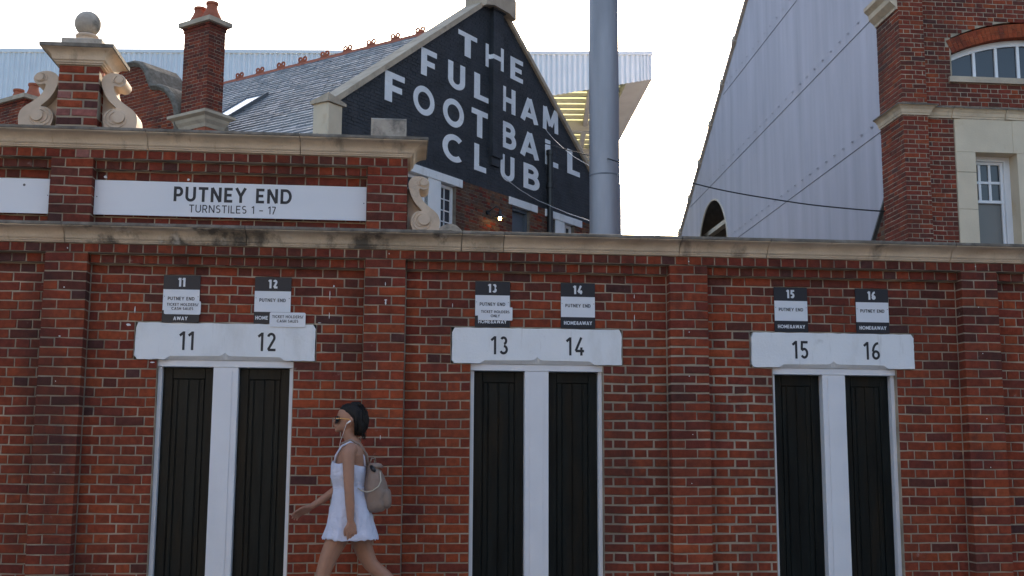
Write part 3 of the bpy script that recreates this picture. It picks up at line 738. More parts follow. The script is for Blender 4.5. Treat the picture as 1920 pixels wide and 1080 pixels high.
sb = thing('scroll_bracket', 'carved stone scroll bracket with curling tail at parapet end', 'bracket', (.2, 0, 3.07))
scroll(sb, PX1+.004, 3.085, 1, 1.0, -.20, .085, tail=True)
blk = MB(); blk.bevbox(-.262, .030, -.12, .03, 3.86, 4.050, .014)
o = blk.build('stone_block', 'grey_stone', label='weathered grey stone block standing on the parapet end', cat='stone block')

# ================================================================== COTTAGE
CA = R(39.2)
U = Vector((math.sin(CA), math.cos(CA), 0)); NN = Vector((math.cos(CA), -math.sin(CA), 0))
GP = Vector((1.532, 16.771, 0))
GAB = Fr(GP, U, NN)                               # gable face: x=s
SK = -4.62                                        # side wall position along s
SIDE = Fr(GP + U*SK, NN, -U)                      # side face: x = -t
cot = thing('cottage', 'cottage with black painted gable lettered THE FULHAM FOOTBALL CLUB and slate roof', 'building', GP)
AP_S, AP_Z, SL = .944, 12.45, .735
HALF = AP_S-SK
def gz(s): return AP_Z - SL*abs(s-AP_S)
ZE = gz(SK)
# black painted bricks of the gable, plain brick below
ZB = 7.60
OPN = [(-2.9, -1.52, 5.2, 7.42), (-1.08, -.5, 5.2, 7.42), (1.77, 2.53, 5.0, 7.42), (3.54, 3.72, 5.2, 7.42), (4.16, 4.67, 5.2, 7.42)]
m = MB(GAB); mp_ = MB(GAB)
k = 0; z = 4.0
def ctint(): return tint_of(pick(dict(brown=4, umber=3, crimson=1.2, dark=1.5, red=.5)))
while z < AP_Z:
    half = (AP_Z-z-.12)/SL
    a, b2 = max(SK, AP_S-half), min(AP_S+HALF+.5, AP_S+half)
    if b2-a > .1:
        sp = [(a, b2)]
        if z < 7.42:
            for h0, h1, q0, q1 in OPN:
                if q0 < z < q1: sp = [s2 for (c0, c1) in sp for s2 in ([(c0, min(c1, h0))] if c0 < h0 else []) + ([(max(c0, h1), c1)] if c1 > h1 else [])]
        for a1, b1 in sp:
            for p, q in flemish(a1, b1, k):
                (m if z >= ZB-.02 else mp_).add(brick_pts(GAB, p, q, z, z+.075, rnd.uniform(-.003, .003), .03, jit=.003), BF, (1, 1, 1) if z >= ZB-.02 else ctint())
    z += .075; k += 1
m.t = [None]*len(m.f)
m.build('painted_brickwork', 'black_brick', cot, kind='stuff')
mp_.build('brickwork', 'brick_joined', cot, kind='stuff')
m = MB(GAB); top = [(SK, 2.0), (SK, ZE-.1), (AP_S, AP_Z-.1), (AP_S+HALF+.5, gz(AP_S+HALF+.5)-.1), (AP_S+HALF+.5, 2.0)]
m2 = MB(GAB); m2.prism([(SK, ZB-.02), (SK, ZE-.1), (AP_S, AP_Z-.1), (AP_S+HALF+.5, gz(AP_S+HALF+.5)-.1), (AP_S+HALF+.5, ZB-.02)], -.35, -.008)
m2.build('painted_wall', 'black_brick', cot)
for a, b2 in zip([SK]+[o_[1] for o_ in OPN], [o_[0] for o_ in OPN]+[AP_S+HALF+.5]): m.box(a, b2, -.35, -.008, 0, ZB-.021)
for o_ in OPN: m.box(o_[0], o_[1], -.35, -.0085, 0, o_[2]); m.box(o_[0], o_[1], -.35, -.0085, o_[3], ZB-.021)
m.build('gable_wall', 'mortar_dark', cot)
# chimney breast strip
BS0, BS1, BO = .77, 1.19, .11
m = MB(GAB); z = 8.40; k = 0
while z < 12.2:
    for p, q in ((BS0, BS0+.225), (BS0+.225, BS1)) if k % 2 else ((BS0, BS0+.1125), (BS0+.1125, BS0+.3375), (BS0+.3375, BS1)):
        m.add(brick_pts(GAB, p, q, z, z+.075, BO, BO+.02, jit=.002, mj=.007), BF)
    z += .075; k += 1
m.box(BS0+.004, BS1-.004, -.02, BO-.006, 8.40, 12.2)
m.prism([(BS0+.02, 8.40), (BS1-.02, 8.40), (BS1-.06, 8.2), (BS0+.06, 8.2)], -.02, BO-.05)
m.box(BS0-.05, BS1+.05, -.02, BO+.03, 11.98, 12.08); m.box(BS0-.09, BS1+.09, -.02, BO+.07, 12.08, 12.2)
m.build('breast', 'black_brick', cot)
# copings, kneelers, apex stone
for sgn in (-1, 1):
    n = 7; s0 = AP_S + sgn*.35; s1 = AP_S + sgn*(HALF+ (.0 if sgn < 0 else .5))
    for i in range(n):
        a, b2 = s0+(s1-s0)*i/n, s0+(s1-s0)*(i+.992)/n
        m = MB(GAB); m.prism([(a, gz(a)-.12), (b2, gz(b2)-.12), (b2, gz(b2)+.02), (a, gz(a)+.02)], -.42, .07); m.build('coping_stone', 'coping_stone', cot)
m = MB(GAB); m.prism([(AP_S-.62, 11.93), (AP_S-.30, 12.02), (AP_S+.34, 12.02), (AP_S+.62, 11.93), (AP_S+.62, 12.42), (AP_S+.40, 12.52), (AP_S+.40, 13.2), (AP_S-.40, 13.2), (AP_S-.40, 12.5), (AP_S-.62, 12.3)], -.42, .22)
m.build('apex_stone', 'coping_stone', cot)
m = MB(GAB); m.bevbox(SK-.18, SK+.24, -.33, .06, 6.8, 8.24, .02); kn = m.build('kneeler_stone', 'pale_stone', cot)
m = MB(GAB); zc = 8.24
m.add([GAB(SK-.23, .10, zc), GAB(SK+.30, .10, zc), GAB(SK+.30, -.38, zc), GAB(SK-.23, -.38, zc), GAB(SK-.23, .10, zc+.17), GAB(SK+.30, .10, zc+.06), GAB(SK+.30, -.38, zc+.06), GAB(SK-.23, -.38, zc+.06)], [(0,1,2,3),(4,5,6,7),(0,1,5,4),(1,2,6,5),(2,3,7,6),(3,0,4,7)]); m.build('kneeler_cap', 'coping_stone', cot)
# letters: each painted letter a part of its own
ROWS = [(10.545, .565, [('T', -.50, .24), ('E', 1.64, 2.22)]),
        (9.655, .62, [('F', -1.85, -1.29), ('U', -.87, -.22), ('L', .14, .72), ('H', 1.28, 1.87), ('A', 2.10, 2.90), ('M', 3.12, 3.86)]),
        (8.755, .65, [('F', -3.05, -2.40), ('O', -2.10, -1.35), ('O', -1.04, -.25), ('T', .05, .70), ('B', 1.28, 1.88), ('A', 2.09, 2.94), ('L', 3.23, 3.86), ('L', 4.31, 4.95)]),
        (7.955, .63, [('C', -1.04, -.28), ('L', .17, .65), ('U', 1.24, 1.84), ('B', 2.24, 2.94)])]
for zb_, hh, ls in ROWS:
    for c, a, b2 in ls:
        m = MB(GAB); wd = glyph(c, .2)[1]; letters(m, c, a, zb_, hh, .2, .004, th=.003, wscale=(b2-a)/(wd*hh), anchor='l'); m.build('painted_letter', 'paint_on_brick', cot)
m = MB(GAB); zb_, hh = 10.545, .565                 # the H runs across the breast
m.box(.59, .715, .004, .007, zb_, zb_+hh); m.box(.715, BS0, .004, .007, zb_+.22, zb_+.33)
m.box(BS0-.004, BS0-.001, 0, BO+.004, zb_+.22, zb_+.33); m.box(BS0, BS1-.12, BO+.003, BO+.006, zb_+.22, zb_+.33); m.box(BS1-.12, BS1, BO+.003, BO+.006, zb_, zb_+hh)
m.build('painted_letter', 'paint_on_brick', cot)
# lintels, windows, door on the gable
for a, b2 in ((-3.1, -.29), (1.61, 2.86), (3.24, 5.03)):
    m = MB(GAB); m.bevbox(a, b2, -.2, .03, 7.415, 7.60, .006); m.build('lintel', 'white_paint', cot)
def sash(parent, fr, x0, x1, z0, z1, o, nx, nz, mat='frame_white', fw_=.05, gb=.022, glass='window_glass'):
    m = MB(fr)
    m.box(x0, x0+fw_, o-.08, o, z0, z1); m.box(x1-fw_, x1, o-.08, o, z0, z1); m.box(x0+fw_, x1-fw_, o-.08, o-.001, z1-fw_, z1); m.box(x0+fw_, x1-fw_, o-.08, o-.001, z0, z0+fw_)
    wn = m.build('window', mat, parent)
    xs = [x0+fw_+(x1-x0-2*fw_)*i/nx for i in range(nx+1)]; zs = [z0+fw_+(z1-z0-2*fw_)*i/nz for i in range(nz+1)]
    m = MB(fr)
    for x in xs[1:-1]: m.box(x-gb/2, x+gb/2, o-.05, o-.012, z0+fw_, z1-fw_)
    for zz in zs[1:-1]: m.box(x0+fw_, x1-fw_, o-.05, o-.014, zz-gb/2, zz+gb/2)
    if nx*nz > 1: m.build('glazing_bar', mat, wn)
    for i in range(nx):
        for j in range(nz):
            m = MB(fr); m.box(xs[i]+.001, xs[i+1]-.001, o-.042, o-.036+rnd.uniform(-.001, .001), zs[j]+.001, zs[j+1]-.001); m.build('pane', glass, wn)
    return wn
for a, b2, nx in ((-2.9, -1.52, 4), (-1.08, -.5, 2), (3.54, 3.72, 1), (4.16, 4.67, 2)):
    sash(cot, GAB, a, b2, 6.0, 7.40, -.10, nx, 5, fw_=.07 if nx > 1 else .04)
for a, b2 in ((-1.52, -1.08), (3.72, 4.16)):
    m = MB(GAB); m.box(a, b2, -.2, .012, 5.5, 7.414); m.build('mullion', 'white_paint', cot)
m = MB(GAB); m.box(1.83, 2.47, -.22, -.16, 5.0, 7.33); m.box(1.77, 1.83, -.25, -.08, 5.0, 7.415); m.box(2.47, 2.53, -.25, -.08, 5.0, 7.415); m.box(1.83, 2.47, -.25, -.08, 7.33, 7.415); m.build('door', 'door_grey', cot)
# drain pipe
m = MB(GAB); m.tube([GAB(3.335, .09, 5), GAB(3.335, .09, 9.12)], .075, 12); 
for zz in (7.0, 8.2, 9.05): m.tube([GAB(3.335, .09, zz-.06), GAB(3.335, .09, zz+.06)], .098, 12)
m.tube([GAB(3.335, -.02, 8.5), GAB(3.335, .09, 8.5)], .03, 8)
auto_smooth(m.build('drain_pipe', 'black_iron', cot), 50)
# side wall with string course and shaped dormer gable
def st(): return tint_of(pick(dict(red=4, crimson=3, orange=2, dark=1)))
mb = MB(SIDE); z = 6.0; k = 0
SG = [(4.52, 8.0), (4.55, 8.72), (4.62, 8.98), (4.74, 9.20), (4.93, 9.38), (5.16, 9.49), (5.40, 9.53), (5.47, 9.62), (5.56, 9.78), (5.66, 9.98), (5.82, 10.13), (6.05, 10.20), (6.30, 10.20)]
SGf = SG + [(12.6-t_, z_) for t_, z_ in SG[::-1][1:]]
def sg_span(zz):
    t0 = None
    for (ta, za), (tb, zb2) in zip(SG[:-1], SG[1:]):
        if za <= zz <= zb2: t0 = ta + (tb-ta)*(zz-za)/max(zb2-za, 1e-6)
    return (t0, 12.6-t0) if t0 else None
while z < 10.2:
    sp = sg_span(z+.04) if z > 8.62 else ((0, 14.) if z < 7.45 else (3.9, 14.))
    if sp:
        for p, q in flemish(-sp[1], -sp[0], k): mb.add(brick_pts(SIDE, p, q, z, z+.075, .0, .03, jit=.002), BF, st())
    z += .075; k += 1
mb.build('side_brickwork', 'brick_joined', cot, kind='stuff')
m = MB(SIDE); m.box(-14, 0, -.3, -.008, 0, 7.5); m.box(-14, -3.9, -.9, -.008, 7.5, 8.62); m.prism([(-t_, z_) for t_, z_ in SGf], -.9, -.0085); m.build('side_wall', 'mortar', cot)
m = MB(SIDE)                                          # moulded coping that rides over the shaped gable
cw = [(-t_, z_) for t_, z_ in smooth_poly(SGf, 0)]
P = []; F = []
prof = [(-.95, .0), (-.95, .09), (.02, .09), (.10, .05), (.10, .02), (.05, -.02), (.03, -.05), (-.03, -.05)]
nrm = []
for i, c in enumerate(cw):
    a = Vector(cw[max(i-1, 0)]); b2 = Vector(cw[min(i+1, len(cw)-1)]); d = (b2-a).normalized(); nrm.append(Vector((d.y, -d.x)))
for i, c in enumerate(cw):
    nv = nrm[i]
    P += [SIDE(c[0]+nv.x*hh, oo, c[1]+nv.y*hh) for oo, hh in prof]
npf = len(prof)
for i in range(len(cw)-1):
    F += [(i*npf+j, (i+1)*npf+j, (i+1)*npf+(j+1) % npf, i*npf+(j+1) % npf) for j in range(npf)]
F += [tuple(range(npf)), tuple((len(cw)-1)*npf+j for j in range(npf))]
m.add(P, F); auto_smooth(m.build('shaped_coping', 'weathered_top', cot), 20)
def string_prof(z): return [(-.1, z), (.02, z), (.03, z+.06), (.06, z+.08), (.08, z+.16), (.13, z+.20), (.19, z+.24), (.19, z+.30), (-.1, z+.36)]
# roof: slates as separate overlapping tiles joined in one part
m = MB(GAB); gx = .215; ang = math.atan(SL)
RZ = 11.86
def roofpt(s, t, lift=0.0):
    zz = RZ - SL*abs(s-AP_S); return GP + U*s - NN*t + Vector((0, 0, zz+lift))
smin = SK-.25; row = 0; s = AP_S
dsl = gx*math.cos(ang)
while s-dsl > smin:
    s1, s0 = s, s-dsl; t = .3 + (0 if row % 2 else -.13)
    while t < 14.2:
        wv = .255; a, b2 = max(t+.003, .3), t+wv-.003
        li = rnd.uniform(.010, .020); lo_ = rnd.uniform(.040, .056); cshade = rnd.uniform(.85, 1.15)*(1+.18*math.sin(row*2.4)); ds = rnd.uniform(-.012, .012)
        c = (.172*cshade, .186*cshade*rnd.uniform(.97, 1.03), .205*cshade)
        P = [roofpt(s0+ds, a, lo_), roofpt(s0+ds, b2, lo_), roofpt(s1+.02, b2, li), roofpt(s1+.02, a, li), roofpt(s0+ds, a, 0), roofpt(s0+ds, b2, 0)]
        m.add(P, [(0, 1, 2, 3), (0, 1, 5, 4)], c); t += wv
    s -= dsl; row += 1
m.build('slates', 'slate', cot, fixn=False, kind='stuff')
m = MB(); S2 = AP_S+HALF+.5
P = [roofpt(smin, .2, 0), roofpt(AP_S, .2, 0), roofpt(S2, .2, 0), roofpt(smin, 14.2, 0), roofpt(AP_S, 14.2, 0), roofpt(S2, 14.2, 0)]
P += [p-Vector((0, 0, .12)) for p in P]
m.add(P, [(0, 1, 4, 3), (1, 2, 5, 4), (6, 7, 10, 9), (7, 8, 11, 10), (0, 1, 7, 6), (1, 2, 8, 7), (3, 4, 10, 9), (4, 5, 11, 10), (0, 3, 9, 6), (2, 5, 11, 8)])
rf = m.build('roof', 'lead', cot)
t = .35
while t < 14:
    m = MB(); P = []
    for tt in (t, t+.398):
        P += [roofpt(AP_S-.14, tt, .035), roofpt(AP_S-.03, tt, .085), roofpt(AP_S+.03, tt, .085), roofpt(AP_S+.14, tt, .035), roofpt(AP_S+.13, tt, .0), roofpt(AP_S-.13, tt, .0)]
    m.add(P, [(0, 1, 7, 6), (1, 2, 8, 7), (2, 3, 9, 8), (3, 4, 10, 9), (5, 0, 6, 11), (0, 1, 2, 3, 4, 5), (6, 7, 8, 9, 10, 11)]); m.build('ridge_tile', 'terracotta', rf)
    t += .4
t = .65
while t < 14:
    m = MB()
    for dt in (-.082, .082):
        c = GP + U*AP_S - NN*(t+dt) + Vector((0, 0, RZ+.155))
        pts = [c + (-NN)*(.055*math.cos(k*2*math.pi/14)) + Vector((0, 0, .055*math.sin(k*2*math.pi/14))) for k in range(15)]
        m.tube(pts, .025, 6, cap=False)
    P = [GP + U*(AP_S+du) - NN*(t+dt) + Vector((0, 0, RZ+zz)) for du in (-.025, .025) for dt, zz in ((-.15, .07), (.15, .07), (.10, .13), (-.10, .13))]
    m.add(P, [(0, 1, 2, 3), (4, 5, 6, 7), (0, 1, 5, 4), (1, 2, 6, 5), (2, 3, 7, 6), (3, 0, 4, 7)])
    m.build('ridge_crest', 'terracotta', rf); t += .8
# skylight
def rp(ds, t_, lift): return roofpt(ds, t_, lift)
sk0, sk1, st0, st1 = -2.60, -1.45, 5.15, 5.80
m = MB()
for a, b2, c, d in ((sk0-.06, sk0, st0-.06, st1+.06), (sk1, sk1+.06, st0-.06, st1+.06), (sk0, sk1, st0-.06, st0), (sk0, sk1, st1, st1+.06)):
    P = [rp(x, y, l) for l in (0, .13) for x, y in ((a, c), (b2, c), (b2, d), (a, d))]
    m.add(P, [(4, 5, 6, 7), (0, 1, 5, 4), (1, 2, 6, 5), (2, 3, 7, 6), (3, 0, 4, 7)])
skl = m.build('skylight', 'lead', cot)
pmat('skylight_glass', (0.55, 0.62, 0.68), rough=0.08, spec=0.9, var=.03)
m = MB(); m.add([rp(sk0, st0, .10), rp(sk1, st0, .10), rp(sk1, st1, .10), rp(sk0, st1, .10)], [(0, 1, 2, 3)]); m.build('pane', 'skylight_glass', skl)
# chimneys on the side wall
def chimney(t0, label, wv=.80, du=.47, zb_=8.72, zt=10.72, loc=None):
    cpos = loc or (GP + U*(SK+.02) - NN*t0)          # corner nearest the camera, at ground
    ch = thing('chimney', label, 'chimney', (cpos.x, cpos.y, zb_), 'brick chimneys with terracotta pots')
    f1 = Fr((cpos.x, cpos.y, 0), NN, -U); f2 = Fr((cpos.x, cpos.y, 0), U, NN)
    mm = MB(f1); kk = 0; z = zb_
    while z < zt-.01:
        ex = .03 if z > zt-.12 else (.015 if z > zt-.2 else 0)
        for p, q in flemish(-wv-ex, ex, kk): mm.add(brick_pts(f1, p, q, z, z+.075, ex, .06, jit=.002, mj=.009), BF, tint_of(pick(dict(red=4, crimson=4, dark=2))))
        for p, q in flemish(-ex+.001, du+ex, kk+1): mm.add(brick_pts(f2, p, q, z, z+.075, ex, .06, jit=.002, mj=.009), BF, tint_of(pick(dict(red=2, crimson=5, dark=3.5, purple=1))))
        z += .075; kk += 1
    mm.build('brickwork', 'brick_joined', ch, kind='stuff')
    b_ = MB(f1); b_.box(-wv+.006, -.006, -du+.006, -.006, zb_-.6, zt); b_.build('stack', 'mortar', ch)
    b_ = MB(f1); pth = [(-wv, 0), (0, 0), (0, -du), (-wv, -du)]
    b_.sweep([(-.1, zt-.02), (.05, zt), (.095, zt+.01), (.10, zt+.11), (-.1, zt+.17)], pth, True); b_.box(-wv+.08, -.08, -du+.08, -.08, zt, zt+.16); b_.build('cap', 'coping_stone', ch)
    b_ = MB(f1); b_.sweep([(-.1, zb_-.35), (.03, zb_-.35), (.05, zb_-.27), (.10, zb_-.2), (.12, zb_-.13), (.20, zb_-.08), (.20, zb_-.02), (-.1, zb_+.06)], pth, True); b_.build('base_moulding', 'coping_stone', ch)
    b_ = MB(f1); b_.box(-wv-.01, .01, -du-.01, .01, zb_-1.4, zb_-.34); b_.build('base', 'terracotta', ch)
    for xx, hh in ((-wv*.26, .40), (-wv*.74, .36)):
        c = f1(xx, -du*.5, zt+.15); b_ = MB()
        b_.lathe([(.225, 0), (.22, .04), (.185, .11), (.150, .18), (.125, .25), (.115, hh-.075), (.115, hh-.06), (.137, hh-.05), (.137, hh), (.11, hh), (.10, hh-.1)], c, 20)
        auto_smooth(b_.build('chimney_pot', 'terracotta', ch), 40)
    return ch
chimney(3.66, 'tall brick chimney with two flared terracotta pots in front of slate roof')
chimney(7.62, 'brick chimney hidden behind the ball finial, one pot peeping out', zt=10.66)
chimney(10.2, 'lower brick chimney with terracotta pots at the left edge', wv=1.3, du=.9, zt=10.12)
# wall lamp
lamp = thing('wall_lamp', 'small black swan neck lamp glowing on the cottage wall', 'lamp', GAB(.75, 0, 7.0))
m = MB(GAB); m.tube([GAB(.70, 0, 7.04), GAB(.70, .05, 7.04)], .05, 10); m.tube([GAB(.70, .03, 7.04), GAB(.72, .12, 7.10), GAB(.76, .22, 7.17), GAB(.80, .27, 7.15), GAB(.82, .29, 7.06)], .014, 6)
m.build('arm', 'black_iron', lamp)
c = GAB(.82, .29, 6.90); m = MB(); m.lathe([(.03, .17), (.035, .10), (.05, .085), (.17, .0), (.172, -.008), (.16, -.004), (.04, .07)], c, 18); m.build('lamp_shade', 'black_iron', lamp)
m = MB(); m.lathe([(.01, .05), (.03, .03), (.04, -.01), (.03, -.045), (.005, -.055)], c, 12); auto_smooth(m.build('bulb', 'bulb', lamp), 60)

# ================================================================== FLOODLIGHT COLUMN
pc = Vector((3.735, 11.6, 0))
col = thing('floodlight_column', 'tall tapered grey steel column rising past the black gable', 'column', pc)
m = MB(); m.lathe([(.295, 0), (.288, 4.0), (.283, 6.5), (.262, 16.0), (.235, 28)], pc, 20); o = m.build('shaft', 'steel_column', col); auto_smooth(o, 30)
m = MB(); m.lathe([(.284, 6.52), (.2875, 6.525), (.2875, 6.54), (.2835, 6.55)], pc, 28); m.build('joint_ring', 'seam_dark', col)
m = MB(); m.lathe([(.42, 0), (.42, .05)], pc, 20); m.build('base_plate', 'steel_column', col)

# ================================================================== FAR STAND WITH WHITE ROOF FASCIA
SA = R(-5.6)
sx_ = Vector((math.cos(SA), math.sin(SA), 0)); sn_ = Vector((math.sin(SA), -math.cos(SA), 0))
STD = Fr((12.0, 45.0, 0), sx_, sn_)
stand = thing('far_stand', 'distant stand roof with white ribbed fascia and translucent yellow underside', 'stand', (12, 45, 0))
ZT = 21.25
def fb(x): return 19.86 - .175*min(-x, 10) - .05*max(0, -x-10)      # lower edge of the fascia
x = -70.0; i = 0
while x < -.05:
    x1 = min(x+1.02, 0); m = MB(STD)
    per = 4; P = []; F = []
    for j in range(per*4+1):
        f = j/(per*4); xx = x+(x1-x)*f; ph = j % 4; oo = .0 if ph in (0, 1) else .075
        P += [STD(xx, oo, ZT-.18), STD(xx, oo, fb(xx))]
    F = [(2*j, 2*j+2, 2*j+3, 2*j+1) for j in range(per*4)]
    m.add(P, F); m.build('fascia_panel', 'white_sheet', stand, fixn=False)
    x = x1
m = MB(STD); m.box(-70, .06, -.25, .10, ZT-.17, ZT); m.build('gutter', 'white_sheet', stand)
# roof: sheets in strips, purlins, rafters, end beam
DEP = 17.0; DR = .075
def rz(d): return 20.35 - DR*d
nst = 22
for i in range(nst):
    d0, d1 = DEP*i/nst, DEP*(i+.86)/nst
    m = MB(STD); m.add([STD(-44, -d0-.1, rz(d0)), STD(-1.1-.0976*d0, -d0-.1, rz(d0)), STD(-1.1-.0976*d1, -d1-.1, rz(d1)), STD(-44, -d1-.1, rz(d1))], [(0, 1, 2, 3)]); m.build('roof_sheet', 'rooflight_sheet', stand, fixn=False)
for i in range(1, nst+1):
    d0 = DEP*(i-.14)/nst; m = MB(STD); m.box(-44, -1.1-.0976*d0, -d0-.22, -d0-.06, rz(d0)-.16, rz(d0)+.02); m.build('purlin', 'grey_steel', stand)
for xx in (-2.9, -7.2, -11.5, -16):
    m = MB(STD); m.fr = STD; P = [STD(xx+a, -d, rz(d)-zz) for d in (.1, DEP) for a in (-.12, .12) for zz in (.2, .55)]
    m.add(P, [(0, 1, 3, 2), (4, 5, 7, 6), (0, 1, 5, 4), (2, 3, 7, 6), (0, 2, 6, 4), (1, 3, 7, 5)]); m.build('rafter', 'grey_steel', stand)
for d in (6.2, 10.5):
    m = MB(STD); m.box(-44, -1.1-.0976*d, -d-.3, -d, rz(d)-.85, rz(d)-.3); m.build('beam', 'grey_steel', stand)
m = MB(STD); P = [STD(a-.0976*d, -d, z) for a in (-1.15, 0) for d, z in ((.02, ZT-.2), (.02, 19.86), (DEP, 19.86-.078*DEP), (DEP, rz(DEP)+.4))]
m.add(P, [(0, 1, 2, 3), (4, 5, 6, 7), (0, 1, 5, 4), (1, 2, 6, 5), (2, 3, 7, 6), (3, 0, 4, 7)]); m.build('end_beam', 'grey_steel', stand)
m = MB(STD); m.box(-44, 0, -DEP-.4, -DEP, 0, rz(DEP)-.3); m.build('back_wall', 'white_sheet', stand)

# ================================================================== CORRUGATED STAND END WALL
CX = 12.0
CW = Fr((CX, 0, 0), (0, -1, 0), (-1, 0, 0))         # x = -Y
cst = thing('corrugated_stand', 'huge blue grey corrugated iron stand end with raking verge', 'stand', (CX, 28, 0))
def edge_z(Y): return 11.16 + (39.79-Y)*.6135
YA, YB_ = 9.5, 50.0; AY, AZ, AR = 34.55, 9.35, 2.12
m = MB(); P = []; F = []; pit = .076; sub = 4
ncol = int((YB_-YA)/pit)*sub
zmin = 3.0
cols = []
for i in range(ncol+1):
    Y = YA + i*pit/sub; ph = (i % sub)/sub*2*math.pi; off = .010*math.cos(ph)
    zt = min(edge_z(Y), 24.0)
    lo = zmin
    if abs(Y-AY) < AR: lo = AZ + math.sqrt(AR*AR-(Y-AY)**2)
    lo = min(lo, zt-.01)
    cols.append((Y, off, lo, zt))
for Y, off, lo, zt in cols: P += [(CX-off, Y, lo), (CX-off, Y, zt)]
F = [(2*i, 2*i+2, 2*i+3, 2*i+1) for i in range(ncol)]
m.add(P, F); o = m.build('corrugated_sheet', 'corrugated_blue', cst, fixn=False, smooth=True)
for z0_, sl in ((12.42, -.037), (9.47, -.020), (15.4, -.04)):          # lapped horizontal seams with bolt heads
    b_ = MB(); Y = YA; run = []
    zz = lambda Y: z0_ + (Y-26)*sl
    def flush():
        if len(run) > 1:
            m = MB(); P = []
            for y in run: P += [(CX-.013, y, zz(y)), (CX-.021, y, zz(y)-.012), (CX-.012, y, zz(y)-.022)]
            m.add(P, [(3*i+j, 3*i+j+1, 3*i+j+4, 3*i+j+3) for i in range(len(run)-1) for j in (0, 1)]); m.build('seam', 'seam_dark', cst, fixn=False)
        run.clear()
    while Y < 49:
        Y2 = Y+.66
        if edge_z(Y2) > zz(Y2)+.1 and not (abs(Y-AY) < AR+.7 and zz(Y) < AZ+AR):
            if not run: run.append(Y)
            run.append(Y2)
            yb = Y+.2+rnd.uniform(-.04, .04); b_.add([(CX-.02, yb-.06, zz(yb)+.30), (CX-.02, yb+.06, zz(yb)+.30), (CX-.045, yb+.05, zz(yb)+.26), (CX-.045, yb-.05, zz(yb)+.26)], [(0, 1, 2, 3)])
        else: flush()
        Y = Y2
    flush()
    b_.build('fixing_bolts', 'seam_dark', cst, fixn=False, kind='stuff')
Y = 50.0
while Y > 14:
    Y1 = max(Y-1.75, 14); m = MB()
    P = [(CX-a, yy, min(edge_z(yy), 24.5)+b2) for yy in (Y, Y1+.03) for a, b2 in ((-.3, -.12), (.10, -.12), (.10, .02), (-.3, .02))]
    P += []
    m.add(P, [(0, 1, 2, 3), (4, 5, 6, 7), (0, 1, 5, 4), (1, 2, 6, 5), (2, 3, 7, 6), (3, 0, 4, 7)])
    P = [(CX-a, yy, edge_z(yy)+b2) for yy in (Y1+.20, Y1) for a, b2 in ((-.2, -.16), (.14, -.16), (.14, .045), (-.2, .045))]
    m.add(P, [(0, 1, 2, 3), (4, 5, 6, 7), (0, 1, 5, 4), (1, 2, 6, 5), (2, 3, 7, 6), (3, 0, 4, 7)])
    m.build('verge_board', 'verge_trim', cst); Y = Y1
m = MB(); m.add([(CX+.05, 50, edge_z(50)), (CX+.05, 14, edge_z(14)), (CX+30, 14, edge_z(14)), (CX+30, 50, edge_z(50))], [(0, 1, 2, 3)]); m.build('roof', 'corrugated_blue', cst, fixn=False)
# what shows through the arched opening
m = MB(); m.box(CX+3.2, CX+3.3, -37.4, -31.2, 3, 14); m.build('inner_wall', 'interior_dark', cst)
m = MB(); m.box(CX+.05, CX+3.2, -31.3, -31.2, 3, 14); m.build('inner_side', 'interior_wood', cst)
m = MB(); m.box(CX+.05, CX+3.2, -37.4, -37.3, 3, 12.3); m.build('inner_side', 'interior_wood', cst)
m = MB(); m.box(CX+.3, CX+.55, -37.2, -31.4, 10.45, 10.62); m.box(CX+1.3, CX+1.5, -37.2, -31.4, 10.0, 10.15); m.build('inner_rail', 'verge_trim', cst)
m = MB(); pts = [(CX-.012, AY+AR*math.cos(R(a)), AZ+AR*math.sin(R(a))) for a in range(0, 181, 6)]; m.tube(pts, .035, 5); m.build('arch_trim', 'verge_trim', cst)

# ================================================================== RIGHT-HAND BRICK BUILDING
RY = 7.64
RB = Fr((0, RY, 0), (1, 0, 0), (0, -1, 0))
rb = thing('brick_building', 'red brick building with stone band, arched window and pale stone surround', 'building', (10, RY, 0))
def rt_(x, z): return tint_of(pick(dict(red=3, crimson=5, dark=2.0, purple=.35, orange=.3)))
BR = Bricks(RB)
PXa, PXb = 7.745, 8.155; WOx = .115                      # pier, wall set back
k = 0; z = 3.0
ARC_C, ARC_W = 10.05, 1.43
def arc_z(x, r=3.2): return 8.06 - (r - math.sqrt(max(r*r-(x-ARC_C)**2, 0)))
whole = [(8.64, 11.46, 7.33, 7.66), (8.64, 11.46, 7.66, 7.85)]
while z < 9.2:
    z1 = z+.0745
    BR.course(PXa, PXb, z, z1, 0, .1, k, rt_)
    hs = [(8.622, 20, 2, 6.66)]
    if 7.31 < z+.04 < 8.27:
        dx = ARC_W
        if z > 7.82: dx = math.sqrt(max(0, 3.42**2-(3.42-(8.30-z-.02))**2)); dx = min(dx+.02, 1.5)
        hs.append((ARC_C-dx, ARC_C+dx, z-.1, z1+.1))
    BR.course(PXb, 13.5, z, z1, -WOx, .05, k, rt_, ph=.1, holes=hs)
    BR.course(-.87, -.001, z, z1, 0, .06, k+1, rt_, fr=Fr((PXa, RY, 0), (0, -1, 0), (-1, 0, 0)).__class__((PXa, RY, 0), (0, -1, 0), (-1, 0, 0)))
    z += .0745; k += 1
def vis_rb(it): return it[2] > 4.75 and it[3] < 8.6 and it[0] < 9.7
BR.build(rb, 300, vis_rb, mj=.0112)
m = MB(RB); m.box(PXa+.006, PXb-.004, -.87, -.006, 0, 9.2)
m.box(PXb-.004, 8.63, -.6, -WOx-.006, 0, 9.2); m.box(8.63, 13.5, -.6, -WOx-.006, 6.66, 7.30)
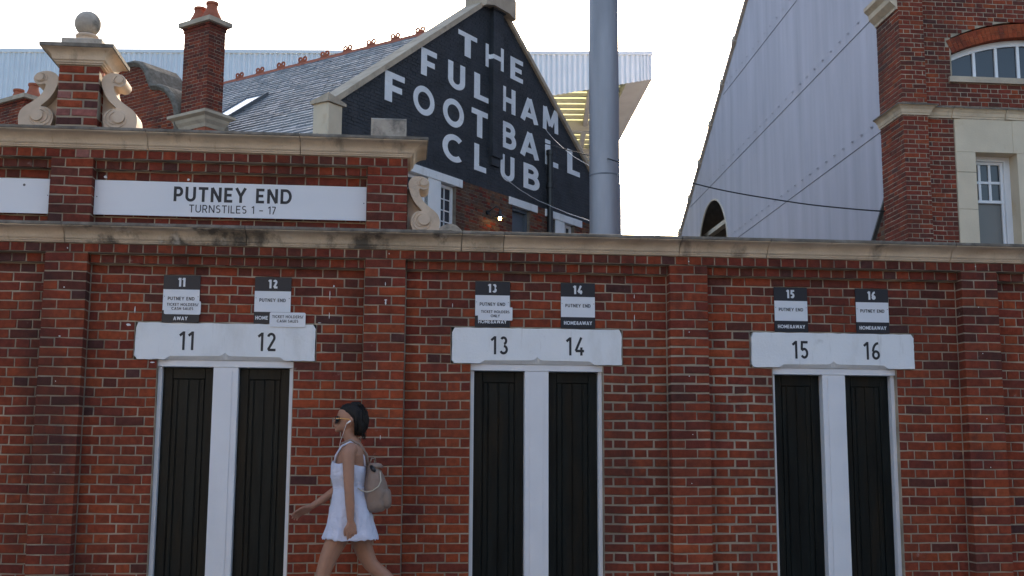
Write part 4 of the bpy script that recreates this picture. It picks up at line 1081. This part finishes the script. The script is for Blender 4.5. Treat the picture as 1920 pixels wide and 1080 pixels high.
m.box(8.63, 13.5, -.6, -WOx-.006, 8.30, 9.2); m.box(8.63, 8.64, -.6, -WOx-.006, 7.30, 8.30); m.box(11.46, 13.5, -.6, -WOx-.006, 7.30, 8.30)
sp_ = [(ARC_C-1.42+2.84*i/16) for i in range(17)]
m.prism([(x, arc_z(x)+.26) for x in sp_] + [(11.47, 8.30), (8.63, 8.30)], -.6, -WOx-.006)
m.build('mortar_bed', 'mortar', rb)
m = MB(RB); m.box(8.35, 13.5, -1.8, -.9, 0, 9.2); m.build('rear_mass', 'terracotta', rb)
# rubbed brick arch: two rings of voussoirs on edge
na = 40
for i in range(na):
    a0, a1 = -25.8+51.6*i/na, -25.8+51.6*(i+1)/na
    split = (.13 if i % 2 else .09)
    for r0, r1 in ((3.2, 3.2+split), (3.2+split+.004, 3.42)):
        cz_ = 8.06-3.2; q = []
        for rr, aa in ((r0, a0+.05), (r0, a1-.05), (r1, a1-.05), (r1, a0+.05)): q.append((ARC_C+rr*math.sin(R(aa)), cz_+rr*math.cos(R(aa))))
        m = MB(RB); m.prism(q, -.30, -WOx+.004); o = m.build('brick', 'brick_single', rb); o['tint'] = [float(v) for v in tint_of('orange' if rnd.random() < .75 else 'red')]
m = MB(RB); m.prism([(ARC_C+3.21*math.sin(R(-25.8+51.6*i/20)), 8.06-3.2+3.21*math.cos(R(-25.8+51.6*i/20))) for i in range(21)] + [(ARC_C+3.415*math.sin(R(25.8-51.6*i/20)), 8.06-3.2+3.415*math.cos(R(25.8-51.6*i/20))) for i in range(21)], -.29, -WOx-.004); m.build('arch_mortar', 'mortar', rb)
# arched window
oW = -.26
m = MB(RB); xs = [ARC_C-1.40+2.80*i/20 for i in range(21)]
m.prism([(x, arc_z(x)-.005) for x in xs] + [(x, arc_z(x)-.10) for x in xs[::-1]], oW-.06, oW)
m.box(ARC_C-1.40, ARC_C-1.36, oW-.06, oW-.001, 7.36, 7.70); m.box(ARC_C-1.39, ARC_C+1.39, oW-.06, oW+.002, 7.352, 7.385)
wn = m.build('arched_window', 'frame_white', rb)
for i in range(8):
    x = 8.66 + .055 + .372*i
    if i: m = MB(RB); m.box(x-.0235, x+.0235, oW-.05, oW-.004, 7.384, arc_z(x)-.09); m.build('glazing_bar', 'frame_white', wn)
    x1 = x+.372; q = [(x, 7.38), (min(x1, 11.4), 7.38)] + [(x+(x1-x)*(1-f), arc_z(x+(x1-x)*(1-f))-.08) for f in (0, .5, 1)]
    m = MB(RB); m.prism(q, oW-.04, oW-.036); m.build('pane', 'blind_glass' if 'blind_glass' in MATS else 'window_glass', wn)
m = MB(RB); m.box(8.575, 11.5, -.3, -WOx+.05, 7.255, 7.345); m.box(8.64, 11.46, -.28, -WOx+.02, 7.346, 7.358); m.build('window_sill', 'coping_stone', rb)
# string band: moulding that breaks forward round the pier
bp = [(-.05, 6.665), (.018, 6.665), (.024, 6.69), (.035, 6.70), (.05, 6.745), (.085, 6.785), (.115, 6.80), (-.05, 6.80)]
tp = [(-.05, 6.802), (.122, 6.802), (.124, 6.822), (-.05, 6.87)]
for prf, mt, nmx in ((bp, 'cornice_stone', 'band_moulding'), (tp, 'weathered_top', 'band_weathering')):
    m = MB(RB); m.sweep(prf, [(PXa, -.87), (PXa, 0), (PXb, 0), (PXb, -WOx), (8.58, -WOx)]); m.build(nmx, mt, rb)
    xx = 8.585
    for x2 in (8.72, 9.46, 9.62, 11.2, 13.5):
        m = MB(RB); m.sweep(prf, [(xx, -WOx+(.02 if x2 in (8.72, 9.62) else 0)), (x2-.005, -WOx+(.02 if x2 in (8.72, 9.62) else 0))]); m.build(nmx, mt, rb); xx = x2
up_ = [(-.05, 8.40), (.02, 8.40), (.03, 8.44), (.12, 8.52), (.13, 8.60), (.20, 8.66), (.20, 8.72), (-.05, 8.80)]
m = MB(RB); m.sweep(up_, [(PXa, -.87), (PXa, -.02)]); m.build('upper_moulding', 'cornice_stone', rb)
# pale stone surround with deep window
Ws = -WOx+.012
m = MB(RB); m.bevbox(8.628, 8.948, -.5, Ws, 5.805, 6.125, .003); m.build('stone_block', 'pale_stone', rb)
zz = 3.0
for q in (3.9, 4.62, 5.21, 5.80):
    m = MB(RB); m.bevbox(8.628, 8.947, -.5, Ws, zz, q-.002, .003); m.build('stone_block', 'pale_stone', rb); zz = q+.002
for a, b2 in ((8.628, 9.57), (9.573, 11.0), (11.003, 13.5)):
    m = MB(RB); m.bevbox(a, b2, -.5, Ws+.001, 6.127, 6.66, .003); m.build('stone_block', 'pale_stone', rb)
m = MB(RB); m.bevbox(9.63, 13.5, -.5, Ws, 3.0, 6.125, .003); m.build('stone_block', 'pale_stone', rb)
wo = -.40
m = MB(RB); m.box(8.949, 9.629, wo-.02, wo+.05, 6.05, 6.125); m.box(9.53, 9.629, wo-.02, wo+.05, 3.2, 6.05); m.build('window_frame', 'frame_white', rb)
sash(rb, RB, 8.93, 9.53, 5.38, 6.05, wo+.01, 3, 2, fw_=.045, gb=.04)
m = MB(RB); m.box(8.94, 9.53, wo-.10, wo-.04, 3.3, 5.38); lw = m.build('lower_sash', 'blind', rb)
m = MB(RB); m.box(9.49, 9.53, wo-.03, wo, 3.3, 5.38); m.build('sash_stile', 'frame_white', lw)
m = MB(RB); m.box(8.94, 9.6, -.62, -.52, 3.0, 6.2); m.build('room_wall', 'interior_dark', rb)
# lean-to gable wall running back behind the pier
lt = thing('lean_to_wall', 'rough brick lean-to wall with dark sloping verge beside building pier', 'wall', (8.0, 10, 0))
LT = Fr((7.98, 0, 0), (0, -1, 0), (-1, 0, 0))
def lz(Y): return 6.02 - (Y-8.5)*1.02
m = MB(LT); z = 4.0; k = 0
while z < 6.1:
    yb = 8.5 + (6.02-z-.08)/1.02
    if yb > 8.55:
        for p, q in flemish(-yb, -8.45, k): m.add(brick_pts(LT, p, q, z, z+.075, rnd.uniform(-.004, .004), .05, jit=.003), BF, tint_of(pick(dict(umber=3, brown=3, dark=2, crimson=1))))
    z += .075; k += 1
m.build('brickwork', 'brick_joined', lt, kind='stuff')
m = MB(LT); m.prism([(-8.45, 3.5), (-8.45, lz(8.45)-.01), (-10.9, lz(10.9)-.01), (-10.9, 3.5)], -.3, -.006); m.build('core', 'mortar_dark', lt)
m = MB(LT); m.prism([(-8.4, lz(8.4)), (-8.4, lz(8.4)+.06), (-10.9, lz(10.9)+.06), (-10.9, lz(10.9))], -.35, .05); m.build('verge', 'lead', lt)

# ================================================================== CABLES
def cable(name, label, pts, r, mat, sags=(0.0,), n=24):
    P = []
    pts = [Vector(p) for p in pts]
    for i in range(len(pts)-1):
        for j in range(n):
            f = j/n; q = pts[i].lerp(pts[i+1], f); q.z -= sags[min(i, len(sags)-1)]*4*f*(1-f); q.z += .012*noise.noise(Vector((i*3+f*6, r*100, 1))); P.append(q)
    P.append(pts[-1]); m = MB(); m.tube(P, r, 6)
    o = m.build(name, mat, label=label, cat='cable', smooth=True)
cable('cable', 'black cable sagging from the gable across to the brick building', [GAB(3.10, .05, 9.26), (3.75, 11.25, 6.78), (7.74, 8.45, 5.30)], .012, 'cable_black', sags=(.03, .17))
cable('cable', 'white cable slung from below the painted gable to the column foot', [GAB(1.20, .12, 7.98), GAB(2.95, .10, 7.70), (4.03, 11.28, 5.46)], .010, 'cable_white', sags=(.05,))
cable('cable', 'thin cable looping from the painted letters down to the column', [GAB(3.18, .04, 9.64), (3.95, 11.25, 6.48)], .007, 'cable_white', sags=(.22,))

# ================================================================== WOMAN
WY = -.75
per = thing('person', 'woman in short white sundress and sunglasses walking left past the doors', 'person', (-.33, WY, 0))
class Body(MB):
    def ring_loft(s, rings, n=28, px=2.0):
        """rings: (xfront, xback, ycentre, yhalf, z) horizontal superellipse rings"""
        P = []; F = []
        for xf, xb, yc, yh, z in rings:
            cx, a = (xf+xb)/2, abs(xb-xf)/2
            for k in range(n):
                t = 2*math.pi*k/n; c, sn = math.cos(t), math.sin(t)
                P.append((cx + a*math.copysign(abs(c)**(2/px), c), yc + yh*math.copysign(abs(sn)**(2/px), sn), z))
        for i in range(len(rings)-1): F += [(i*n+k, i*n+(k+1) % n, (i+1)*n+(k+1) % n, (i+1)*n+k) for k in range(n)]
        F += [tuple(range(n)), tuple((len(rings)-1)*n+k for k in range(n))]
        s.add(P, F)
    def limb(s, pts, rad, n=14):
        """tapered limb with rounded ends through pts"""
        pts = [Vector(p) for p in pts]; Q = []; RR = []
        for i in range(len(pts)-1):
            p0, p1, p2, p3 = pts[max(i-1, 0)], pts[i], pts[i+1], pts[min(i+2, len(pts)-1)]
            for j in range(6):
                f = j/6; Q.append(.5*((2*p1)+(p2-p0)*f+(2*p0-5*p1+4*p2-p3)*f*f+(3*p1-p0-3*p2+p3)*f**3)); RR.append(rad[i]+(rad[i+1]-rad[i])*f)
        Q.append(pts[-1]); RR.append(rad[-1])
        d0 = (Q[1]-Q[0]).normalized(); d1 = (Q[-1]-Q[-2]).normalized()
        Q = [Q[0]-d0*RR[0]*.9, Q[0]-d0*RR[0]*.6] + Q + [Q[-1]+d1*RR[-1]*.6, Q[-1]+d1*RR[-1]*.9]
        RR = [RR[0]*.35, RR[0]*.78] + RR + [RR[-1]*.78, RR[-1]*.35]
        s.tube(Q, RR, n)
bd = Body()
# head and neck
hd_ = [(-.368, -.318, .022, 1.643), (-.402, -.285, .052, 1.630), (-.428, -.258, .066, 1.605), (-.437, -.247, .072, 1.580), (-.439, -.243, .073, 1.555), (-.434, -.244, .072, 1.537),
       (-.440, -.250, .068, 1.517), (-.446, -.262, .062, 1.498), (-.446, -.285, .054, 1.480), (-.446, -.315, .043, 1.466), (-.440, -.34, .028, 1.456), (-.425, -.36, .015, 1.450)]
bd.ring_loft([(a, b2, WY, h_, z) for a, b2, h_, z in hd_], 28, 2.2)
bd.limb([(-.435, WY, 1.548), (-.452, WY, 1.530), (-.463, WY, 1.516), (-.452, WY, 1.506)], [.007, .010, .011, .008], 10)      # nose
bd.limb([(-.443, WY-.016, 1.493), (-.452, WY, 1.493), (-.443, WY+.016, 1.493)], [.005, .007, .005], 8)                       # lips
bd.limb([(-.442, WY-.015, 1.483), (-.450, WY, 1.483), (-.442, WY+.015, 1.483)], [.005, .007, .005], 8)
bd.limb([(-.432, WY-.01, 1.462), (-.440, WY, 1.462), (-.432, WY+.01, 1.462)], [.012, .014, .012], 8)                          # chin
for s_ in (-1, 1): bd.limb([(-.335, WY+s_*.073, 1.545), (-.328, WY+s_*.080, 1.53), (-.34, WY+s_*.074, 1.505)], [.010, .013, .008], 8)   # ears
bd.limb([(-.335, WY, 1.50), (-.345, WY, 1.44), (-.325, WY, 1.385), (-.31, WY, 1.34)], [.052, .048, .052, .065], 18)
# trunk
bd.ring_loft([(-.36, -.28, WY, .055, 1.385), (-.385, -.25, WY, .12, 1.36), (-.415, -.228, WY, .165, 1.325), (-.432, -.220, WY, .172, 1.28), (-.450, -.218, WY, .150, 1.22), (-.455, -.222, WY, .142, 1.17),
              (-.440, -.228, WY, .130, 1.11), (-.430, -.228, WY, .120, 1.05), (-.435, -.215, WY, .140, .98), (-.440, -.20, WY, .160, .90), (-.435, -.20, WY, .160, .84), (-.41, -.23, WY, .13, .77), (-.37, -.27, WY, .06, .74)], 28, 2.2)
# arms: near arm hangs, far arm swings forward
bd.limb([(-.325, WY-.155, 1.325), (-.342, WY-.185, 1.29), (-.338, WY-.20, 1.18), (-.332, WY-.215, 1.065), (-.322, WY-.215, .94), (-.315, WY-.21, .823)], [.048, .047, .041, .036, .034, .024], 14)
bd.limb([(-.325, WY+.155, 1.325), (-.348, WY+.185, 1.29), (-.375, WY+.195, 1.18), (-.405, WY+.20, 1.07), (-.50, WY+.20, .985), (-.622, WY+.19, .905)], [.048, .046, .040, .035, .031, .022], 14)
def hand(bd, wrist, d, side, curl, palm_n):
    """palm and five fingers; d: pointing direction, side: thumb direction, palm_n: where the fingers curl to"""
    wv = Vector(wrist); d = Vector(d).normalized(); sd = Vector(side); sd = (sd-d*sd.dot(d)).normalized(); pn = Vector(palm_n); pn = (pn-d*pn.dot(d)-sd*pn.dot(sd)).normalized()
    for off, L in ((-.024, .070), (-.008, .080), (.009, .080), (.025, .074)):
        bd.limb([wv+sd*off*.5, wv+d*L*.5+sd*off*.9, wv+d*L+sd*off], [.015, .0155, .0125], 10)
    for i, (off, L) in enumerate(((-.031, .055), (-.0105, .070), (.0105, .076), (.031, .068))):
        b0 = wv+d*.078+sd*off; q = [b0]; ang_ = curl*(.35+.08*(3-i)); cur = b0; a_ = ang_*.5
        for fL in (.42, .33, .25):
            cur = cur+(d*math.cos(a_)+pn*math.sin(a_))*L*fL; q.append(cur); a_ += ang_
        bd.limb(q, [.0090, .0082, .0076, .0064], 8)
    b0 = wv+d*.022+sd*.022
    bd.limb([b0, b0+sd*.020+d*.024+pn*.008, b0+sd*.026+d*.050+pn*.014, b0+sd*.024+d*.070+pn*.018], [.013, .011, .0095, .0075], 8)
hand(bd, (-.313, WY-.21, .815), (.12, .02, -1), (-.75, -.25, 0), 1.3, (.4, 1, 0))
hand(bd, (-.630, WY+.19, .899), (-.86, -.02, -.42), (.1, -.7, .75), .7, (-.2, .3, -1))
# legs
LN, LF = WY-.072, WY+.072
bd.limb([(-.335, LN, .86), (-.395, LN, .72), (-.452, LN, .60), (-.492, LN, .49), (-.505, LN, .44), (-.520, LN, .33), (-.555, LN, .20), (-.575, LN, .095)], [.088, .080, .068, .056, .052, .054, .042, .034], 18)
bd.limb([(-.300, LF, .86), (-.262, LF, .72), (-.222, LF, .60), (-.180, LF, .515), (-.145, LF, .475), (-.055, LF, .395), (.035, LF, .29), (.095, LF, .225)], [.088, .079, .067, .056, .052, .053, .040, .033], 18)
bd.limb([(-.555, LN, .085), (-.62, LN, .06), (-.70, LN, .06), (-.755, LN, .072)], [.04, .036, .032, .020], 12)
bd.limb([(.105, LF, .20), (.075, LF, .13), (.025, LF, .06), (-.03, LF, .028)], [.036, .036, .030, .020], 12)
body = bd.build('body', 'skin', per)
rm = body.modifiers.new('union', 'REMESH'); rm.mode = 'VOXEL'; rm.voxel_size = .0042; rm.use_smooth_shade = True
sm_ = body.modifiers.new('soften', 'SMOOTH'); sm_.factor = .5; sm_.iterations = 5
# dress
dr = MB(); P = []; F = []; nR = 72
rings = [(-.452, -.232, .150, 1.215), (-.462, -.224, .154, 1.185), (-.464, -.222, .152, 1.15), (-.456, -.226, .142, 1.105), (-.444, -.230, .128, 1.066), (-.434, -.232, .121, 1.047), (-.446, -.222, .138, 1.022),
         (-.452, -.206, .155, .96), (-.460, -.192, .168, .90), (-.470, -.178, .176, .85), (-.484, -.162, .184, .79), (-.499, -.145, .190, .74), (-.512, -.130, .195, .70), (-.514, -.128, .197, .683)]
for i, (xf, xb, yh, z) in enumerate(rings):
    g_ = max(0, (1.03-z)/.35)
    for k in range(nR):
        t_ = 2*math.pi*k/nR; c, sn = math.cos(t_), math.sin(t_)
        wob = 1 + .030*g_*math.sin(8*t_+2.2*math.sin(3*t_)+z*5) + .022*g_*math.sin(19*t_+3*noise.noise(Vector((c, sn, z*4)))) + .03*noise.noise(Vector((c*2, sn*2, z*14)))
        nz = .006*noise.noise(Vector((c*3, sn*3, z*9)))
        zz = z + (.016*noise.noise(Vector((c*2.2, sn*2.2, 5)))+.006*math.sin(19*t_+2*c) if i == len(rings)-1 else 0)
        if i == 0: zz += .012*math.cos(t_)*-1 + .020*max(0, -c)**4
        pw = 2/2.5 if g_ > .05 else 2/2.2
        c2, s2 = math.copysign(abs(c)**pw, c), math.copysign(abs(sn)**pw, sn)
        P.append(((xf+xb)/2 + (abs(xb-xf)/2*wob+.006+nz)*c2, WY + (yh*wob+.006+nz)*s2, zz))
for i in range(len(rings)-1): F += [(i*nR+k, i*nR+(k+1) % nR, (i+1)*nR+(k+1) % nR, (i+1)*nR+k) for k in range(nR)]
dr.add(P, F); dress = dr.build('dress', 'dress_cloth', per, smooth=True)
so2 = dress.modifiers.new('thickness', 'SOLIDIFY'); so2.thickness = .004; so2.offset = 1
sb2 = dress.modifiers.new('round', 'SUBSURF'); sb2.levels = sb2.render_levels = 1
tx = bpy.data.textures.new('crumple', 'CLOUDS'); tx.noise_scale = .06; tx.noise_depth = 2
dp = dress.modifiers.new('crumple', 'DISPLACE'); dp.texture = tx; dp.texture_coords = 'LOCAL'; dp.strength = .026; dp.mid_level = .5
m = MB()
for s_ in (-1, 1):
    m.tube([(-.445, WY+s_*.085, 1.215), (-.435, WY+s_*.105, 1.28), (-.395, WY+s_*.118, 1.345), (-.335, WY+s_*.12, 1.376), (-.275, WY+s_*.112, 1.34), (-.235, WY+s_*.095, 1.27), (-.226, WY+s_*.08, 1.205)], .0075, 6)
m.build('shoulder_strap', 'dress_cloth', dress, smooth=True)
m = MB(); pts = [(-.3325 + (.114+.004)*math.cos(2*math.pi*k/40), WY+.131*math.sin(2*math.pi*k/40), 1.047) for k in range(41)]; m.tube(pts, .007, 6, cap=False)
m.tube([(-.225, WY-.05, 1.05), (-.20, WY-.07, 1.03), (-.20, WY-.06, .99)], .007, 6); m.build('waist_tie', 'dress_cloth', dress, smooth=True)
# hair: bob covering the back of the head
hr = Body()
hb = [(-.372, -.305, .030, 1.6585), (-.402, -.272, .056, 1.645), (-.420, -.250, .070, 1.620), (-.412, -.238, .077, 1.593), (-.378, -.229, .081, 1.565), (-.346, -.223, .082, 1.535), (-.322, -.220, .081, 1.50),
      (-.312, -.224, .074, 1.470), (-.306, -.233, .064, 1.447), (-.298, -.246, .048, 1.430), (-.285, -.258, .03, 1.423)]
hr.ring_loft([(a, b2, WY, h_, z) for a, b2, h_, z in hb], 32, 2.1)
hr.limb([(-.325, WY, 1.652), (-.29, WY, 1.648), (-.262, WY, 1.63)], [.02, .026, .022], 12)
r3 = random.Random(3)
for i in range(170):
    a = r3.uniform(-1.7, 1.7); q = []; puff = r3.uniform(.90, .99)
    for f in (0, .25, .5, .75, 1.0):
        z = 1.650-.222*f + r3.uniform(-.004, .004)
        tp_ = (1, 1, 1, .93, .62)[int(f*4)]; hw = (.03+.056*min(1, f*2.6)**.7)*tp_; dpt = (.03+.064*min(1, f*2.6)**.7)*tp_
        q.append((-.305+.012*(1-f) + puff*dpt*math.cos(a)*(1 if math.cos(a) > 0 else .5), WY+puff*hw*math.sin(a)*1.02, z))
    hr.tube(q, [.004, .0045, .0045, .004, .002], 5)
for i in range(26):                                   # loose ends at the nape and crown
    a = r3.uniform(-1.5, 1.5); z = r3.uniform(1.43, 1.47); x0 = -.270+.035*math.cos(a); y0 = WY+.06*math.sin(a)
    hr.tube([(x0, y0, z), (x0+r3.uniform(-.008, .016), y0+r3.uniform(-.01, .01), z-.02), (x0+r3.uniform(-.012, .022), y0+r3.uniform(-.015, .015), z-r3.uniform(.035, .055))], [.003, .0022, .001], 4)
for i in range(14):
    a = r3.uniform(-1.2, 1.2); z = r3.uniform(1.60, 1.65); hr.tube([(-.29, WY+.05*math.sin(a), z), (-.255, WY+.06*math.sin(a), z+r3.uniform(-.01, .01)), (-.225+r3.uniform(-.01, .01), WY+.06*math.sin(a), z-r3.uniform(.03, .06))], [.003, .0025, .0012], 4)
hair = hr.build('hair', 'hair_dark', per, smooth=True)
# sunglasses, earphones
m = MB()
for s_ in (-1, 1):
    P = [(-.452+.006*abs(math.cos(a)), WY+s_*.034+.029*math.cos(a), 1.537+.0275*math.sin(a)) for a in [2*math.pi*k/16 for k in range(16)]]
    P += [(p[0]+.022, p[1]+s_*.010, p[2]) for p in P]
    m.add(P, [tuple(range(16)), tuple(range(16, 32))] + [(k, (k+1) % 16, 16+(k+1) % 16, 16+k) for k in range(16)])
sg = m.build('sunglasses', 'lens_dark', per)
m = MB()
for s_ in (-1, 1): m.tube([(-.442, WY+s_*.066, 1.545), (-.40, WY+s_*.078, 1.545), (-.350, WY+s_*.083, 1.540), (-.333, WY+s_*.083, 1.53)], .0032, 6)
m.tube([(-.456, WY-.012, 1.545), (-.459, WY, 1.549), (-.456, WY+.012, 1.545)], .0025, 6); m.build('temple', 'gold_metal', sg)
m = MB(); m.tube([(-.337, WY-.088, 1.527), (-.350, WY-.091, 1.519), (-.366, WY-.090, 1.506)], [.0075, .006, .005], 8); m.build('earphone', 'plastic_white', per, smooth=True)
m = MB(); m.tube([(-.366, WY-.089, 1.506), (-.385, WY-.070, 1.45), (-.408, WY-.055, 1.38), (-.418, WY-.04, 1.31), (-.44, WY-.02, 1.22)], .0016, 6); m.build('earphone_lead', 'plastic_white', per, smooth=True)
for x0, z0_, tilt in ((-.66, .0, 0), (.03, .0, 1)):
    m = Body(); yy = LN if tilt == 0 else LF
    if tilt == 0: m.limb([(-.545, yy, .045), (-.62, yy, .035), (-.70, yy, .035), (-.765, yy, .040)], [.046, .042, .040, .030], 12)
    else: m.limb([(.118, yy, .150), (.085, yy, .09), (.03, yy, .042), (-.035, yy, .034)], [.042, .040, .036, .028], 12)
    m.build('shoe', 'plastic_white', per, smooth=True)
# backpack
bp_ = thing('backpack', 'taupe leather drawstring backpack on the walking woman', 'bag', (-.14, WY, .9))
b3 = Body()
b3.ring_loft([(-.205, -.105, WY, .085, .872), (-.228, -.082, WY, .118, .885), (-.236, -.064, WY, .135, .92), (-.234, -.056, WY, .140, .98), (-.230, -.058, WY, .140, 1.04), (-.226, -.070, WY, .134, 1.09),
              (-.222, -.092, WY, .122, 1.14), (-.218, -.118, WY, .105, 1.175), (-.214, -.138, WY, .092, 1.198), (-.210, -.145, WY, .086, 1.212)], 40, 2.8)
bb = b3.build('bag_body', 'leather_taupe', bp_, smooth=True)
s3 = bb.modifiers.new('round', 'SUBSURF'); s3.levels = s3.render_levels = 2
d3 = bb.modifiers.new('creases', 'DISPLACE'); tx3 = bpy.data.textures.new('crease', 'CLOUDS'); tx3.noise_scale = .09; d3.texture = tx3; d3.strength = .028; d3.mid_level = .5; d3.texture_coords = 'LOCAL'
b3 = Body(); b3.ring_loft([(-.150, -.038, WY, .098, .895), (-.150, -.028, WY, .112, .93), (-.150, -.030, WY, .112, 1.00), (-.150, -.040, WY, .108, 1.035), (-.150, -.052, WY, .102, 1.046)], 32, 3.2)
o = b3.build('pocket', 'leather_taupe', bp_, smooth=True); s3 = o.modifiers.new('round', 'SUBSURF'); s3.levels = s3.render_levels = 1
b3 = Body(); b3.ring_loft([(-.222, -.100, WY, .098, 1.190), (-.218, -.096, WY, .100, 1.205), (-.205, -.110, WY, .09, 1.222), (-.19, -.13, WY, .06, 1.228)], 32, 2.6); b3.build('flap', 'leather_taupe', bp_, smooth=True)
m = MB(); m.tube([(-.182, WY-.102, 1.205), (-.165, WY-.118, 1.180), (-.150, WY-.125, 1.168)], [.012, .016, .010], 8); m.build('drawstring_gather', 'black_iron', bp_, smooth=True)
m = MB(); m.tube([(-.115, WY-.110, 1.165), (-.108, WY-.140, 1.10), (-.125, WY-.150, 1.06), (-.165, WY-.152, 1.030), (-.205, WY-.150, 1.020), (-.245, WY-.145, 1.03), (-.272, WY-.140, 1.048)], .0045, 6); m.build('cord', 'cord_cream', bp_, smooth=True)
m = MB()
for s_ in (-1, 1):
    pts = [(-.205, WY+s_*.055, 1.205), (-.218, WY+s_*.085, 1.29), (-.268, WY+s_*.105, 1.358), (-.330, WY+s_*.113, 1.392), (-.398, WY+s_*.112, 1.362), (-.445, WY+s_*.11, 1.28), (-.462, WY+s_*.115, 1.19), (-.42, WY+s_*.15, 1.09), (-.32, WY+s_*.155, 1.0), (-.22, WY+s_*.13, .93)]
    m.tube(pts[:5] if s_ < 0 else pts, .0085, 6)
m.build('carry_strap', 'leather_taupe', bp_, smooth=True)
m = MB(); m.tube([(-.200, WY-.03, 1.215), (-.178, WY-.03, 1.262), (-.155, WY-.02, 1.258), (-.150, WY, 1.218)], .006, 6); m.build('top_handle', 'leather_taupe', bp_, smooth=True)
